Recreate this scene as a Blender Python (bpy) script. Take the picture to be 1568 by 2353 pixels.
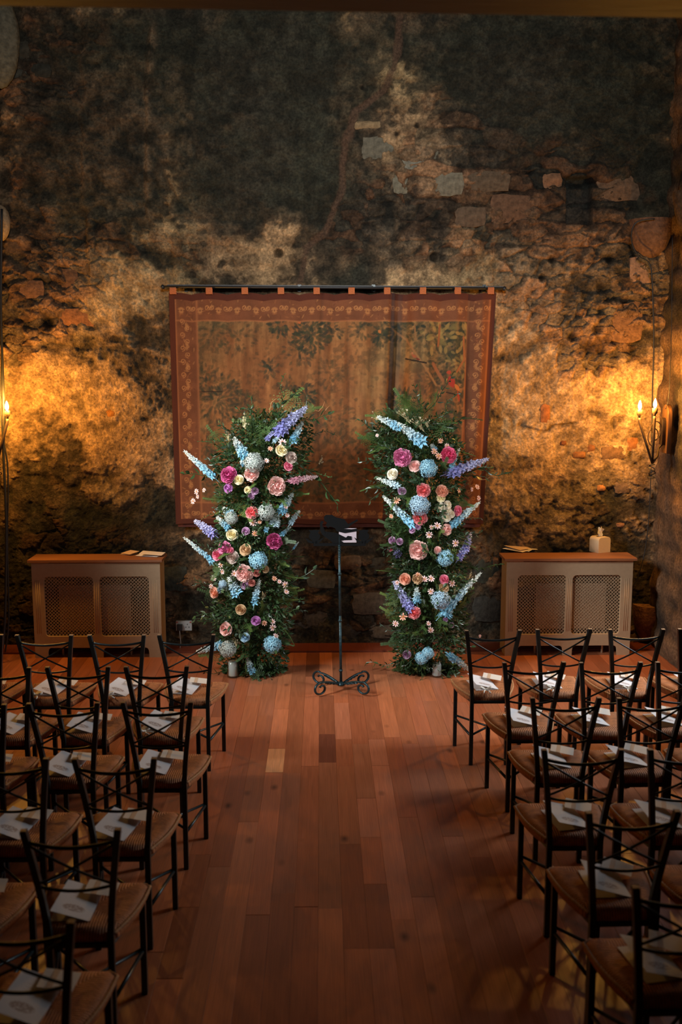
import bpy, math, random
import numpy as np
from mathutils import Vector, Matrix, Euler
from math import sin, cos, pi, atan, tan, radians as R

for _o in list(bpy.data.objects):
    bpy.data.objects.remove(_o)
S = bpy.context.scene
COL = S.collection
rnd = random.Random(7)

# ------------------------------------------------------------------ camera, world, lights
HC, F = 2.52, 1568 * 35.0 / 24.0
TH, PSI = atan(336.5 / F), 0.0201
D = 8.82                 # distance of the end wall
XW = 2.98                # half width of the room
FWD = Vector((sin(PSI) * cos(TH), cos(PSI) * cos(TH), -sin(TH)))
RGT = Vector((cos(PSI), -sin(PSI), 0))
UPV = RGT.cross(FWD)
CAM = Vector((0, 0, HC))
cd = bpy.data.cameras.new('camera'); cam = bpy.data.objects.new('camera', cd); COL.objects.link(cam)
cam.location = CAM
cam.rotation_euler = Matrix((RGT, UPV, -FWD)).transposed().to_euler()
cd.sensor_fit = 'HORIZONTAL'; cd.sensor_width = 24.0; cd.lens = 35.0
cd.dof.use_dof = True; cd.dof.focus_distance = 7.7; cd.dof.aperture_fstop = 2.2
S.camera = cam
S.view_settings.view_transform = 'Standard'; S.view_settings.look = 'None'
S.view_settings.gamma = 1; S.view_settings.use_curve_mapping = False
S.view_settings.exposure = 0.0

W = bpy.data.worlds.new('world'); S.world = W; W.use_nodes = True
W.node_tree.nodes['Background'].inputs[0].default_value = (0.62, 0.72, 0.85, 1)
W.node_tree.nodes['Background'].inputs[1].default_value = 0.045


def area(name, loc, aim, sx, sy, col, power, spread=pi):
    l = bpy.data.lights.new(name, 'AREA'); l.shape = 'RECTANGLE'; l.size = sx; l.size_y = sy
    l.energy = power; l.color = col; l.spread = spread
    o = bpy.data.objects.new(name, l); COL.objects.link(o); o.location = loc
    o.rotation_euler = (Vector(aim) - Vector(loc)).to_track_quat('-Z', 'Y').to_euler()
    return o


WARM = (1.0, 0.46, 0.07)
DAY = (0.78, 0.9, 1.0)
P_SCONCE = 40
# daylight: a window in the right wall, one high in the left wall, one far behind the guests
area('window_light_right', (XW - .02, 6.35, 1.95), (0, 6.15, .55), 0.95, 1.5, (0.86, 0.93, 1.0), 27, R(112))
area('window_light_left', (-XW + .02, 5.2, 3.2), (.35, 8.0, 1.15), 0.9, 1.5, (0.93, 0.96, .98), 42, R(58))
area('window_light_back', (0.4, -0.6, 4.8), (0.3, 8.8, 4.1), 1.3, 1.1, (0.95, 0.94, .92), 54, R(48))
lp = bpy.data.lights.new('gallery_lamp', 'POINT'); lp.energy = .45; lp.color = WARM; lp.shadow_soft_size = .05
lpo = bpy.data.objects.new('gallery_lamp', lp); COL.objects.link(lpo); lpo.location = (1.22, 2.58, 3.36)


# ------------------------------------------------------------------ projection helpers (pixel of the photo -> real point)
def ray(px, py):
    return (FWD + RGT * ((px - 784) / F) + UPV * (-(py - 1176.5) / F))


def onz(px, py, z=0.0):
    r = ray(px, py); return CAM + r * ((z - HC) / r.z)


def ony(px, py, y):
    r = ray(px, py); return CAM + r * (y / r.y)


def onx(px, py, x):
    r = ray(px, py); return CAM + r * (x / r.x)


def s2l(c):
    return tuple((v / 12.92 if v <= .04045 else ((v + .055) / 1.055) ** 2.4) for v in [q / 255 for q in c])


# ------------------------------------------------------------------ materials
def mat(name, col=(.5, .5, .5), rough=.6, metal=0, spec=.5, noise=0.0, nscale=20, bump=0.0, bscale=60, obcol=False, sss=0, sheen=0, trans=0, emit=None, estr=1, attr=None, stretch=(1, 1, 1)):
    m = bpy.data.materials.new(name); m.use_nodes = True
    nt = m.node_tree; N = nt.nodes; L = nt.links; b = N['Principled BSDF']
    b.inputs['Base Color'].default_value = (*col, 1); b.inputs['Roughness'].default_value = rough
    b.inputs['Metallic'].default_value = metal; b.inputs['Specular IOR Level'].default_value = spec
    src = None
    if attr:
        a = N.new('ShaderNodeAttribute'); a.attribute_name = attr; src = a.outputs['Color']
    if obcol:
        a = N.new('ShaderNodeObjectInfo'); src = a.outputs['Color']
    if noise or bump:
        tc = N.new('ShaderNodeTexCoord'); mp = N.new('ShaderNodeMapping'); mp.inputs['Scale'].default_value = stretch
        L.new(tc.outputs['Object'], mp.inputs[0])
    if noise:
        t = N.new('ShaderNodeTexNoise'); t.inputs['Scale'].default_value = nscale; t.inputs['Detail'].default_value = 6
        L.new(mp.outputs[0], t.inputs[0])
        mr = N.new('ShaderNodeMapRange'); mr.inputs[1].default_value = .3; mr.inputs[2].default_value = .7
        mr.inputs[3].default_value = 1 - noise; mr.inputs[4].default_value = 1 + noise
        L.new(t.outputs[0], mr.inputs[0])
        mx = N.new('ShaderNodeVectorMath'); mx.operation = 'SCALE'
        if src: L.new(src, mx.inputs[0])
        else: mx.inputs[0].default_value = col
        L.new(mr.outputs[0], mx.inputs['Scale']); src = mx.outputs[0]
    if src: L.new(src, b.inputs['Base Color'])
    if bump:
        t = N.new('ShaderNodeTexNoise'); t.inputs['Scale'].default_value = bscale; t.inputs['Detail'].default_value = 8
        L.new(mp.outputs[0], t.inputs[0])
        bp = N.new('ShaderNodeBump'); bp.inputs['Strength'].default_value = bump; bp.inputs['Distance'].default_value = .01
        L.new(t.outputs[0], bp.inputs['Height']); L.new(bp.outputs[0], b.inputs['Normal'])
    if sss: b.inputs['Subsurface Weight'].default_value = sss; b.inputs['Subsurface Scale'].default_value = .01
    if sheen: b.inputs['Sheen Weight'].default_value = sheen
    if trans: b.inputs['Transmission Weight'].default_value = trans
    if emit: b.inputs['Emission Color'].default_value = (*emit, 1); b.inputs['Emission Strength'].default_value = estr
    return m


M = {}
M['iron'] = mat('black_painted_iron', (.017, .028, .03), .34, .3, .5, noise=.25, nscale=30)
M['black'] = mat('black_rubber', (.012, .012, .012), .6)
M['stand_iron'] = mat('blue_black_iron', (.02, .045, .052), .38, .55, .5, noise=.4, nscale=40, bump=.3, bscale=80)
M['cutout'] = mat('matt_black_sheet_iron', (.004, .004, .004), .95, 0, .1)
M['rod'] = mat('dark_rod', (.012, .012, .013), .5)
M['wood_dark'] = mat('dark_beam_wood', (.055, .026, .014), .6, noise=.4, nscale=6, bump=.4, bscale=20, stretch=(.3, 4, 4))
M['wood_top'] = mat('oak_shelf', s2l((140, 92, 62)), .5, noise=.2, nscale=14, stretch=(.3, 5, 5))
M['post_cap'] = mat('worn_post_end', (.35, .22, .13), .6)
M['cream_paint'] = mat('cream_paint', s2l((176, 150, 118)), .55, noise=.04, nscale=40)
M['radiator'] = mat('radiator_enamel', s2l((190, 165, 135)), .4)
M['paper'] = mat('white_paper', (.80, .79, .80), .7)
M['sheet'] = mat('pinkish_paper', (.36, .29, .31), .8)
M['envelope'] = mat('pale_card', (.80, .72, .62), .7)
M['kraft'] = mat('kraft_card', (.66, .46, .30), .7)
M['ribbon'] = mat('cream_ribbon', (.85, .80, .70), .4)
M['leather'] = mat('cream_leather', s2l((225, 200, 160)), .5, bump=.15, bscale=90)
M['tissue'] = mat('tissue', (.88, .83, .74), .8, sss=.3)
M['plastic'] = mat('grey_white_plastic', (.42, .44, .42), .4)
M['red'] = mat('red_switch', (.4, .05, .04), .4)
M['cord_grey'] = mat('grey_cord', (.35, .33, .30), .5)
M['wax'] = mat('white_wax', (.86, .85, .82), .45, sss=.4)
M['brass_old'] = mat('dark_bronze', (.045, .024, .012), .6, .3, noise=.3, nscale=40)
M['sconce_wood'] = mat('sconce_board', (.10, .042, .016), .5, noise=.4, nscale=20, stretch=(4, 4, .4))
M['bulb'] = mat('glowing_bulb', (1, .8, .5), .3, emit=(1, .72, .36), estr=26)
M['stem'] = mat('green_stem', (.09, .13, .04), .6)
M['twig'] = mat('pale_twig', (.50, .22, .08), .6)
M['centre'] = mat('flower_centre', (.75, .33, .04), .7)
M['fern'] = mat('fern_green', (.055, .115, .022), .55, obcol=True, noise=.3, nscale=30)
M['leaf'] = mat('dark_leaf', (.022, .05, .018), .38, obcol=True, noise=.3, nscale=30)
M['subfloor'] = mat('subfloor', (.05, .025, .015), .9)
M['pot'] = mat('dark_foam', (.012, .018, .01), .9)
# thin clear glass: sees straight through, reflects at its edges
g = bpy.data.materials.new('clear_glass'); g.use_nodes = True; nt_ = g.node_tree; nt_.nodes.remove(nt_.nodes['Principled BSDF'])
tb_ = nt_.nodes.new('ShaderNodeBsdfTransparent'); tb_.inputs[0].default_value = (.90, .94, .93, 1); gb_ = nt_.nodes.new('ShaderNodeBsdfGlossy'); gb_.inputs['Roughness'].default_value = .05
lw_ = nt_.nodes.new('ShaderNodeLayerWeight'); lw_.inputs[0].default_value = .18; mx_ = nt_.nodes.new('ShaderNodeMixShader')
mp_ = nt_.nodes.new('ShaderNodeMath'); mp_.operation = 'MULTIPLY'; mp_.inputs[1].default_value = .45; nt_.links.new(lw_.outputs['Facing'], mp_.inputs[0])
nt_.links.new(mp_.outputs[0], mx_.inputs[0]); nt_.links.new(tb_.outputs[0], mx_.inputs[1]); nt_.links.new(gb_.outputs[0], mx_.inputs[2]); nt_.links.new(mx_.outputs[0], nt_.nodes['Material Output'].inputs[0])
M['glass'] = g


def petal_mat(name, c1, c2=None, grad=True, rough=.6):
    """petal colour fading from the heart (c2) to the tips (c1) by the mesh's own 't' attribute"""
    m = bpy.data.materials.new(name); m.use_nodes = True; nt = m.node_tree; N = nt.nodes; L = nt.links
    b = N['Principled BSDF']; b.inputs['Roughness'].default_value = rough
    a = N.new('ShaderNodeAttribute'); a.attribute_name = 't'
    lt = lambda c: tuple(min(.96, v ** .82) for v in s2l(c))
    cr = N.new('ShaderNodeValToRGB'); cr.color_ramp.elements[0].color = (*lt(c2 or c1), 1); cr.color_ramp.elements[1].color = (*lt(c1), 1)
    L.new(a.outputs['Fac'], cr.inputs[0]); L.new(cr.outputs[0], b.inputs['Base Color'])
    b.inputs['Specular IOR Level'].default_value = .35
    return m


PM = {
    'magenta': petal_mat('magenta_petal', (215, 95, 150), (165, 40, 95)),
    'hotpink': petal_mat('hot_pink_petal', (240, 110, 150), (215, 45, 90)),
    'lilacpink': petal_mat('lilac_pink_petal', (232, 140, 178), (200, 90, 140)),
    'coral': petal_mat('coral_petal', (245, 165, 165), (225, 75, 75)),
    'pink': petal_mat('pink_petal', (238, 145, 165), (215, 80, 115)),
    'blush': petal_mat('blush_petal', (245, 208, 196), (235, 165, 155)),
    'peach': petal_mat('peach_petal', (240, 180, 150), (225, 140, 105)),
    'cream': petal_mat('cream_petal', (242, 232, 196), (225, 205, 140)),
    'white': petal_mat('white_petal', (245, 238, 222), (235, 222, 190)),
    'mauve': petal_mat('mauve_petal', (200, 160, 190), (150, 95, 140)),
    'violet': petal_mat('violet_petal', (200, 130, 195), (160, 80, 150)),
    'taupe': petal_mat('taupe_petal', (205, 185, 170), (165, 135, 120)),
    'tan': petal_mat('tan_petal', (214, 178, 130), (185, 140, 95)),
    'rust': petal_mat('rust_petal', (200, 120, 105), (150, 70, 60)),
    'blue': petal_mat('blue_petal', (160, 212, 226), (96, 162, 194)),
    'paleblue': petal_mat('pale_blue_petal', (175, 208, 222), (130, 170, 198)),
    'greyblue': petal_mat('grey_blue_petal', (185, 192, 178), (140, 155, 150)),
    'delph_lilac': petal_mat('lilac_spike', (205, 208, 235), (125, 125, 195)),
    'delph_blue': petal_mat('blue_spike', (228, 232, 216), (104, 176, 208)),
    'delph_pale': petal_mat('pale_spike', (232, 235, 215), (165, 200, 215)),
    'delph_pink': petal_mat('pink_spike', (235, 205, 200), (190, 115, 135)),
    'cosmos': petal_mat('cosmos_petal', (250, 220, 212), (240, 160, 150)),
    'cosmos_orange': petal_mat('orange_cosmos_petal', (240, 180, 150), (225, 120, 80)),
    'wax': petal_mat('waxflower', (240, 225, 185), (220, 195, 140)),
}


# wall material: colours baked in the mesh's own attribute, fine relief by noise
def wall_mat():
    m = mat('old_plaster', attr='Col', noise=.42, nscale=48, rough=.9, spec=.2)
    nt = m.node_tree; N = nt.nodes; L = nt.links
    tc = N.new('ShaderNodeTexCoord')
    prev = None
    for sc, st in ((26, .8), (75, 1.0)):
        t = N.new('ShaderNodeTexNoise'); t.inputs['Scale'].default_value = sc; t.inputs['Detail'].default_value = 6; t.inputs['Roughness'].default_value = .65
        L.new(tc.outputs['Object'], t.inputs[0])
        bp = N.new('ShaderNodeBump'); bp.inputs['Strength'].default_value = st; bp.inputs['Distance'].default_value = .035 if sc < 50 else .024
        L.new(t.outputs[0], bp.inputs['Height'])
        if prev: L.new(prev, bp.inputs['Normal'])
        prev = bp.outputs[0]
    L.new(prev, N['Principled BSDF'].inputs['Normal'])
    return m


M['wall'] = wall_mat()
M['stone'] = mat('rubble_stone', rough=.9, spec=.2, obcol=True, noise=.35, nscale=30, bump=.8, bscale=45)
M['cloth'] = mat('woven_tapestry', attr='Col', rough=.85, spec=.2, noise=.12, nscale=260, bump=.25, bscale=350)
M['cloth'].node_tree.nodes['Principled BSDF'].inputs['Sheen Weight'].default_value = .15
M['hem'] = mat('tapestry_lining', s2l((88, 40, 28)), .9, noise=.15, nscale=60)
M['tab'] = mat('tapestry_tab', s2l((175, 95, 50)), .9, noise=.2, nscale=90)


def floor_mat():
    m = bpy.data.materials.new('oak_plank'); m.use_nodes = True; nt = m.node_tree; N = nt.nodes; L = nt.links
    b = N['Principled BSDF']
    oi = N.new('ShaderNodeObjectInfo'); tc = N.new('ShaderNodeTexCoord')
    off = N.new('ShaderNodeVectorMath'); off.operation = 'ADD'
    mul = N.new('ShaderNodeMath'); mul.operation = 'MULTIPLY'; mul.inputs[1].default_value = 40
    L.new(oi.outputs['Random'], mul.inputs[0]); L.new(tc.outputs['Object'], off.inputs[0]); L.new(mul.outputs[0], off.inputs[1])
    mp = N.new('ShaderNodeMapping'); mp.inputs['Scale'].default_value = (26, 1.6, 1); L.new(off.outputs[0], mp.inputs[0])
    t = N.new('ShaderNodeTexNoise'); t.inputs['Scale'].default_value = 2.2; t.inputs['Detail'].default_value = 8; t.inputs['Distortion'].default_value = .6
    L.new(mp.outputs[0], t.inputs[0])
    mr = N.new('ShaderNodeMapRange'); mr.inputs[1].default_value = .25; mr.inputs[2].default_value = .75; mr.inputs[3].default_value = .82; mr.inputs[4].default_value = 1.14
    L.new(t.outputs[0], mr.inputs[0])
    # knots
    mp2 = N.new('ShaderNodeMapping'); mp2.inputs['Scale'].default_value = (6, 3.2, 1); L.new(off.outputs[0], mp2.inputs[0])
    v = N.new('ShaderNodeTexVoronoi'); v.inputs['Scale'].default_value = .75; L.new(mp2.outputs[0], v.inputs[0])
    kr = N.new('ShaderNodeMapRange'); kr.inputs[1].default_value = .02; kr.inputs[2].default_value = .13; kr.inputs[3].default_value = .3; kr.inputs[4].default_value = 1
    L.new(v.outputs['Distance'], kr.inputs[0])
    # grain lines
    mp3 = N.new('ShaderNodeMapping'); mp3.inputs['Scale'].default_value = (1, .06, 1); L.new(off.outputs[0], mp3.inputs[0])
    w = N.new('ShaderNodeTexWave'); w.inputs['Scale'].default_value = 30; w.inputs['Distortion'].default_value = 9; w.inputs['Detail'].default_value = 2; w.inputs['Detail Scale'].default_value = 1.2
    L.new(mp3.outputs[0], w.inputs[0])
    wr = N.new('ShaderNodeMapRange'); wr.inputs[3].default_value = .93; wr.inputs[4].default_value = 1.04; L.new(w.outputs[0], wr.inputs[0])
    k1 = N.new('ShaderNodeMath'); k1.operation = 'MULTIPLY'; L.new(mr.outputs[0], k1.inputs[0]); L.new(kr.outputs[0], k1.inputs[1])
    k2 = N.new('ShaderNodeMath'); k2.operation = 'MULTIPLY'; L.new(k1.outputs[0], k2.inputs[0]); L.new(wr.outputs[0], k2.inputs[1])
    sc = N.new('ShaderNodeVectorMath'); sc.operation = 'SCALE'; L.new(oi.outputs['Color'], sc.inputs[0]); L.new(k2.outputs[0], sc.inputs['Scale'])
    L.new(sc.outputs[0], b.inputs['Base Color'])
    b.inputs['Roughness'].default_value = .33; b.inputs['Specular IOR Level'].default_value = .42
    rr = N.new('ShaderNodeMapRange'); rr.inputs[3].default_value = .26; rr.inputs[4].default_value = .44; L.new(t.outputs[0], rr.inputs[0]); L.new(rr.outputs[0], b.inputs['Roughness'])
    bp = N.new('ShaderNodeBump'); bp.inputs['Strength'].default_value = .12; bp.inputs['Distance'].default_value = .003
    L.new(t.outputs[0], bp.inputs['Height']); L.new(bp.outputs[0], b.inputs['Normal'])
    return m


M['floor'] = floor_mat()


def rush_mat():
    m = bpy.data.materials.new('woven_rush'); m.use_nodes = True; nt = m.node_tree; N = nt.nodes; L = nt.links
    b = N['Principled BSDF']; b.inputs['Roughness'].default_value = .7
    tc = N.new('ShaderNodeTexCoord'); sx = N.new('ShaderNodeSeparateXYZ'); L.new(tc.outputs['Object'], sx.inputs[0])
    ws = []
    for d in ('X', 'Y'):
        w = N.new('ShaderNodeTexWave'); w.bands_direction = d; w.inputs['Scale'].default_value = 30; w.inputs['Distortion'].default_value = 1.6; w.inputs['Detail'].default_value = 2; w.inputs['Detail Scale'].default_value = 3
        L.new(tc.outputs['Object'], w.inputs[0]); ws.append(w.outputs['Fac'])
    ax = N.new('ShaderNodeMath'); ax.operation = 'ABSOLUTE'; L.new(sx.outputs[0], ax.inputs[0])
    ay = N.new('ShaderNodeMath'); ay.operation = 'ABSOLUTE'; L.new(sx.outputs[1], ay.inputs[0])
    gt = N.new('ShaderNodeMath'); gt.operation = 'GREATER_THAN'; L.new(ax.outputs[0], gt.inputs[0]); L.new(ay.outputs[0], gt.inputs[1])
    mx = N.new('ShaderNodeMix'); mx.data_type = 'FLOAT'; L.new(gt.outputs[0], mx.inputs[0]); L.new(ws[0], mx.inputs[2]); L.new(ws[1], mx.inputs[3])
    n = N.new('ShaderNodeTexNoise'); n.inputs['Scale'].default_value = 35; n.inputs['Detail'].default_value = 5; L.new(tc.outputs['Object'], n.inputs[0])
    cr = N.new('ShaderNodeValToRGB'); cr.color_ramp.elements[0].position = .1; cr.color_ramp.elements[0].color = (*s2l((104, 56, 30)), 1)
    cr.color_ramp.elements[1].position = .8; cr.color_ramp.elements[1].color = (*s2l((206, 132, 80)), 1)
    ad = N.new('ShaderNodeMath'); ad.operation = 'MULTIPLY_ADD'; ad.inputs[1].default_value = .45; L.new(mx.outputs[0], ad.inputs[0]); L.new(n.outputs[0], ad.inputs[2])
    sb = N.new('ShaderNodeMath'); sb.operation = 'SUBTRACT'; sb.inputs[1].default_value = .12; L.new(ad.outputs[0], sb.inputs[0])
    L.new(sb.outputs[0], cr.inputs[0]); L.new(cr.outputs[0], b.inputs['Base Color'])
    bp = N.new('ShaderNodeBump'); bp.inputs['Strength'].default_value = .6; bp.inputs['Distance'].default_value = .004; L.new(mx.outputs[0], bp.inputs['Height']); L.new(bp.outputs[0], b.inputs['Normal'])
    return m


M['rush'] = rush_mat()
M['rope'] = mat('rush_cord', s2l((176, 126, 80)), .7, noise=.35, nscale=120, stretch=(1, 1, 1))


def card_mat():
    """white card with a small sepia line drawing of a castle low on the cover and faint lines of script above"""
    m = bpy.data.materials.new('printed_card'); m.use_nodes = True; nt = m.node_tree; N = nt.nodes; L = nt.links
    b = N['Principled BSDF']; b.inputs['Roughness'].default_value = .7
    tc = N.new('ShaderNodeTexCoord'); sx = N.new('ShaderNodeSeparateXYZ'); L.new(tc.outputs['Object'], sx.inputs[0])

    def math_(op, a, bb=None, c=None):
        n = N.new('ShaderNodeMath'); n.operation = op
        for i, v in enumerate((a, bb, c)):
            if v is None: continue
            if isinstance(v, (int, float)): n.inputs[i].default_value = v
            else: L.new(v, n.inputs[i])
        return n.outputs[0]
    # ellipse for the drawing
    ex = math_('DIVIDE', math_('ADD', sx.outputs[0], 0.0), .046); ey = math_('DIVIDE', math_('ADD', sx.outputs[1], .055), .022)
    r2 = math_('ADD', math_('MULTIPLY', ex, ex), math_('MULTIPLY', ey, ey))
    n = N.new('ShaderNodeTexNoise'); n.inputs['Scale'].default_value = 120; n.inputs['Detail'].default_value = 4; L.new(tc.outputs['Object'], n.inputs[0])
    dr = math_('MULTIPLY', math_('LESS_THAN', math_('ADD', r2, math_('MULTIPLY', n.outputs[0], .8)), 1.3), math_('GREATER_THAN', n.outputs[0], .43))
    # script lines
    st = math_('GREATER_THAN', math_('SINE', math_('MULTIPLY', sx.outputs[1], 420)), .72)
    n2 = N.new('ShaderNodeTexNoise'); n2.inputs['Scale'].default_value = 260; L.new(tc.outputs['Object'], n2.inputs[0])
    inx = math_('LESS_THAN', math_('ABSOLUTE', sx.outputs[0]), .038); iny = math_('LESS_THAN', math_('ABSOLUTE', math_('SUBTRACT', sx.outputs[1], .03)), .028)
    sc = math_('MULTIPLY', math_('MULTIPLY', math_('MULTIPLY', st, inx), iny), math_('MULTIPLY', math_('GREATER_THAN', n2.outputs[0], .5), .3))
    up = N.new('ShaderNodeNewGeometry')
    mk = math_('MAXIMUM', math_('MULTIPLY', dr, .6), sc)
    mx = N.new('ShaderNodeMix'); mx.data_type = 'RGBA'; L.new(mk, mx.inputs[0]); mx.inputs[6].default_value = (.80, .79, .80, 1); mx.inputs[7].default_value = (.22, .10, .05, 1)
    L.new(mx.outputs[2], b.inputs['Base Color'])
    return m


M['card'] = card_mat()


# ------------------------------------------------------------------ object helpers
def mk(name, me, parent=None, loc=(0, 0, 0), rot=(0, 0, 0), m=None, scale=None, **props):
    o = bpy.data.objects.new(name, me); COL.objects.link(o)
    if parent: o.parent = parent
    o.location = loc; o.rotation_euler = rot
    if scale is not None: o.scale = scale if hasattr(scale, '__len__') else (scale,) * 3
    if m is not None:
        if len(me.materials) == 0: me.materials.append(m)
        elif me.materials[0] != m:
            o.material_slots[0].link = 'OBJECT'; o.material_slots[0].material = m
    for k, v in props.items(): o[k] = v
    return o


def thing(name, label, cat, loc=(0, 0, 0), rz=0, group=None):
    o = bpy.data.objects.new(name, None); COL.objects.link(o); o.empty_display_size = .1
    o.location = loc; o.rotation_euler = (0, 0, rz); o['label'] = label; o['category'] = cat
    if group: o['group'] = group
    return o


def tag(o, label, cat, group=None):
    o['label'] = label; o['category'] = cat
    if group: o['group'] = group
    return o


def copy_tree(o, parent=None):
    c = o.copy(); COL.objects.link(c)
    if parent: c.parent = parent
    for ch in list(KIDS.get(o.name, [])): copy_tree(ch, c)
    return c


KIDS = {}


def build_kids():
    KIDS.clear()
    for o in bpy.data.objects:
        if o.parent: KIDS.setdefault(o.parent.name, []).append(o)


class MB:
    def __init__(s): s.v = []; s.f = []; s.t = []

    def add(s, v, f, t=None):
        n = len(s.v); s.v += [tuple(q) for q in v]; s.f += [tuple(i + n for i in q) for q in f]
        s.t += list(t) if t is not None else [0.5] * len(v)
        return s

    def box(s, c, d, rot=None):
        x, y, z = [q / 2 for q in d]; vs = []
        for i in (-1, 1):
            for j in (-1, 1):
                for k in (-1, 1):
                    v = Vector((i * x, j * y, k * z))
                    if rot is not None: v = rot @ v
                    vs.append(v + Vector(c))
        return s.add(vs, [(0, 1, 3, 2), (4, 6, 7, 5), (0, 4, 5, 1), (2, 3, 7, 6), (0, 2, 6, 4), (1, 5, 7, 3)])

    def tube(s, pts, r, n=8, cap=True, square=False, twist=0):
        pts = [Vector(p) for p in pts]; m = len(pts)
        rr = r if hasattr(r, '__len__') else [r] * m
        up = Vector((0, 0, 1)); d0 = (pts[1] - pts[0]).normalized()
        if abs(d0.dot(up)) > .9: up = Vector((0, 1, 0))
        a = d0.cross(up).normalized(); vs = []; fs = []
        for i in range(m):
            d = ((pts[min(i + 1, m - 1)] - pts[max(i - 1, 0)])).normalized()
            a = (a - d * a.dot(d)).normalized(); bb = d.cross(a)
            for k in range(n):
                an = 2 * pi * k / n + (pi / 4 if square else 0) + twist * i
                vs.append(pts[i] + (a * cos(an) + bb * sin(an)) * rr[i])
        for i in range(m - 1):
            for k in range(n):
                fs.append((i * n + k, i * n + (k + 1) % n, (i + 1) * n + (k + 1) % n, (i + 1) * n + k))
        if cap: fs.append(tuple(range(n - 1, -1, -1))); fs.append(tuple((m - 1) * n + k for k in range(n)))
        return s.add(vs, fs)

    def lathe(s, prof, n=20, c=(0, 0, 0)):
        vs = []; fs = []
        for r, z in prof:
            for k in range(n): vs.append((c[0] + r * cos(2 * pi * k / n), c[1] + r * sin(2 * pi * k / n), c[2] + z))
        for i in range(len(prof) - 1):
            for k in range(n): fs.append((i * n + k, i * n + (k + 1) % n, (i + 1) * n + (k + 1) % n, (i + 1) * n + k))
        return s.add(vs, fs)

    def mesh(s, name, smooth=True, t=False):
        me = bpy.data.meshes.new(name); me.from_pydata(s.v, [], s.f); me.update()
        if smooth: me.shade_smooth()
        if t:
            a = me.attributes.new('t', 'FLOAT', 'POINT'); a.data.foreach_set('value', s.t)
        return me


def smooth_angle(me, ang=40):
    me.shade_smooth()
    try: me.set_sharp_from_angle(angle=R(ang))
    except Exception: pass
    return me


def grid_mesh(name, P, cols=None, smooth=True):
    """P: (ny, nx, 3) array"""
    ny, nx = P.shape[:2]; n = ny * nx
    me = bpy.data.meshes.new(name)
    idx = np.arange(n).reshape(ny, nx)
    q = np.stack([idx[:-1, :-1], idx[:-1, 1:], idx[1:, 1:], idx[1:, :-1]], -1).reshape(-1)
    nf = (ny - 1) * (nx - 1)
    me.vertices.add(n); me.vertices.foreach_set('co', P.reshape(-1).astype(np.float32))
    me.loops.add(nf * 4); me.loops.foreach_set('vertex_index', q.astype(np.int32))
    me.polygons.add(nf); me.polygons.foreach_set('loop_start', (np.arange(nf) * 4).astype(np.int32))
    me.polygons.foreach_set('loop_total', np.full(nf, 4, np.int32)) if bpy.app.version < (4, 0) else None
    me.update(calc_edges=True); me.validate()
    if cols is not None:
        a = me.color_attributes.new('Col', 'FLOAT_COLOR', 'POINT')
        c4 = np.concatenate([cols.reshape(-1, 3), np.ones((n, 1))], 1).astype(np.float32)
        a.data.foreach_set('color', c4.reshape(-1))
    if smooth: me.shade_smooth()
    return me


def extrude2d(name, outer, holes=(), depth=.01, bevel=0.0):
    """flat outline (x, z) with holes, given thickness along y"""
    cu = bpy.data.curves.new(name, 'CURVE'); cu.dimensions = '2D'; cu.fill_mode = 'BOTH'; cu.extrude = depth / 2; cu.bevel_depth = bevel
    for pts in [outer] + list(holes):
        sp = cu.splines.new('POLY'); sp.points.add(len(pts) - 1); sp.use_cyclic_u = True
        for i, p in enumerate(pts): sp.points[i].co = (p[0], p[1], 0, 1)
    o = bpy.data.objects.new('tmp', cu); COL.objects.link(o)
    me = bpy.data.meshes.new_from_object(o); bpy.data.objects.remove(o); bpy.data.curves.remove(cu)
    me.name = name
    me.transform(Matrix.Rotation(pi / 2, 4, 'X'))
    return me


# ------------------------------------------------------------------ numpy noise
def vnoise(u, v, seed):
    rs = np.random.RandomState(seed); G = rs.rand(256, 256)
    i = np.floor(u).astype(int); j = np.floor(v).astype(int); fu = u - i; fv = v - j
    fu = fu * fu * (3 - 2 * fu); fv = fv * fv * (3 - 2 * fv)
    a = G[i % 256, j % 256]; b = G[(i + 1) % 256, j % 256]; c = G[i % 256, (j + 1) % 256]; d = G[(i + 1) % 256, (j + 1) % 256]
    return (a * (1 - fu) + b * fu) * (1 - fv) + (c * (1 - fu) + d * fu) * fv


def fbm(u, v, f, octs=5, seed=0, gain=.5):
    t = 0; a = 1; s = 0
    for o in range(octs):
        t = t + a * vnoise(u * f + 17 * o, v * f + 31 * o, seed + o); s += a; a *= gain; f *= 2.03
    return t / s


def sst(a, b, x):
    t = np.clip((x - a) / (b - a), 0, 1); return t * t * (3 - 2 * t)


def blobs(PX, PY, L, warp=0):
    t = np.zeros_like(PX)
    for cx, cy, rx, ry, w in L:
        t += w * np.exp(-(((PX - cx) / rx) ** 2 + ((PY - cy) / ry) ** 2))
    return t


# ------------------------------------------------------------------ end wall
def px_of(X, Y, Z):
    dx, dy, dz = X, Y, Z - HC
    c = dx * FWD.x + dy * FWD.y + dz * FWD.z
    return 784 + F * (dx * RGT.x + dy * RGT.y) / c, 1176.5 - F * (dx * UPV.x + dy * UPV.y + dz * UPV.z) / c


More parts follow.
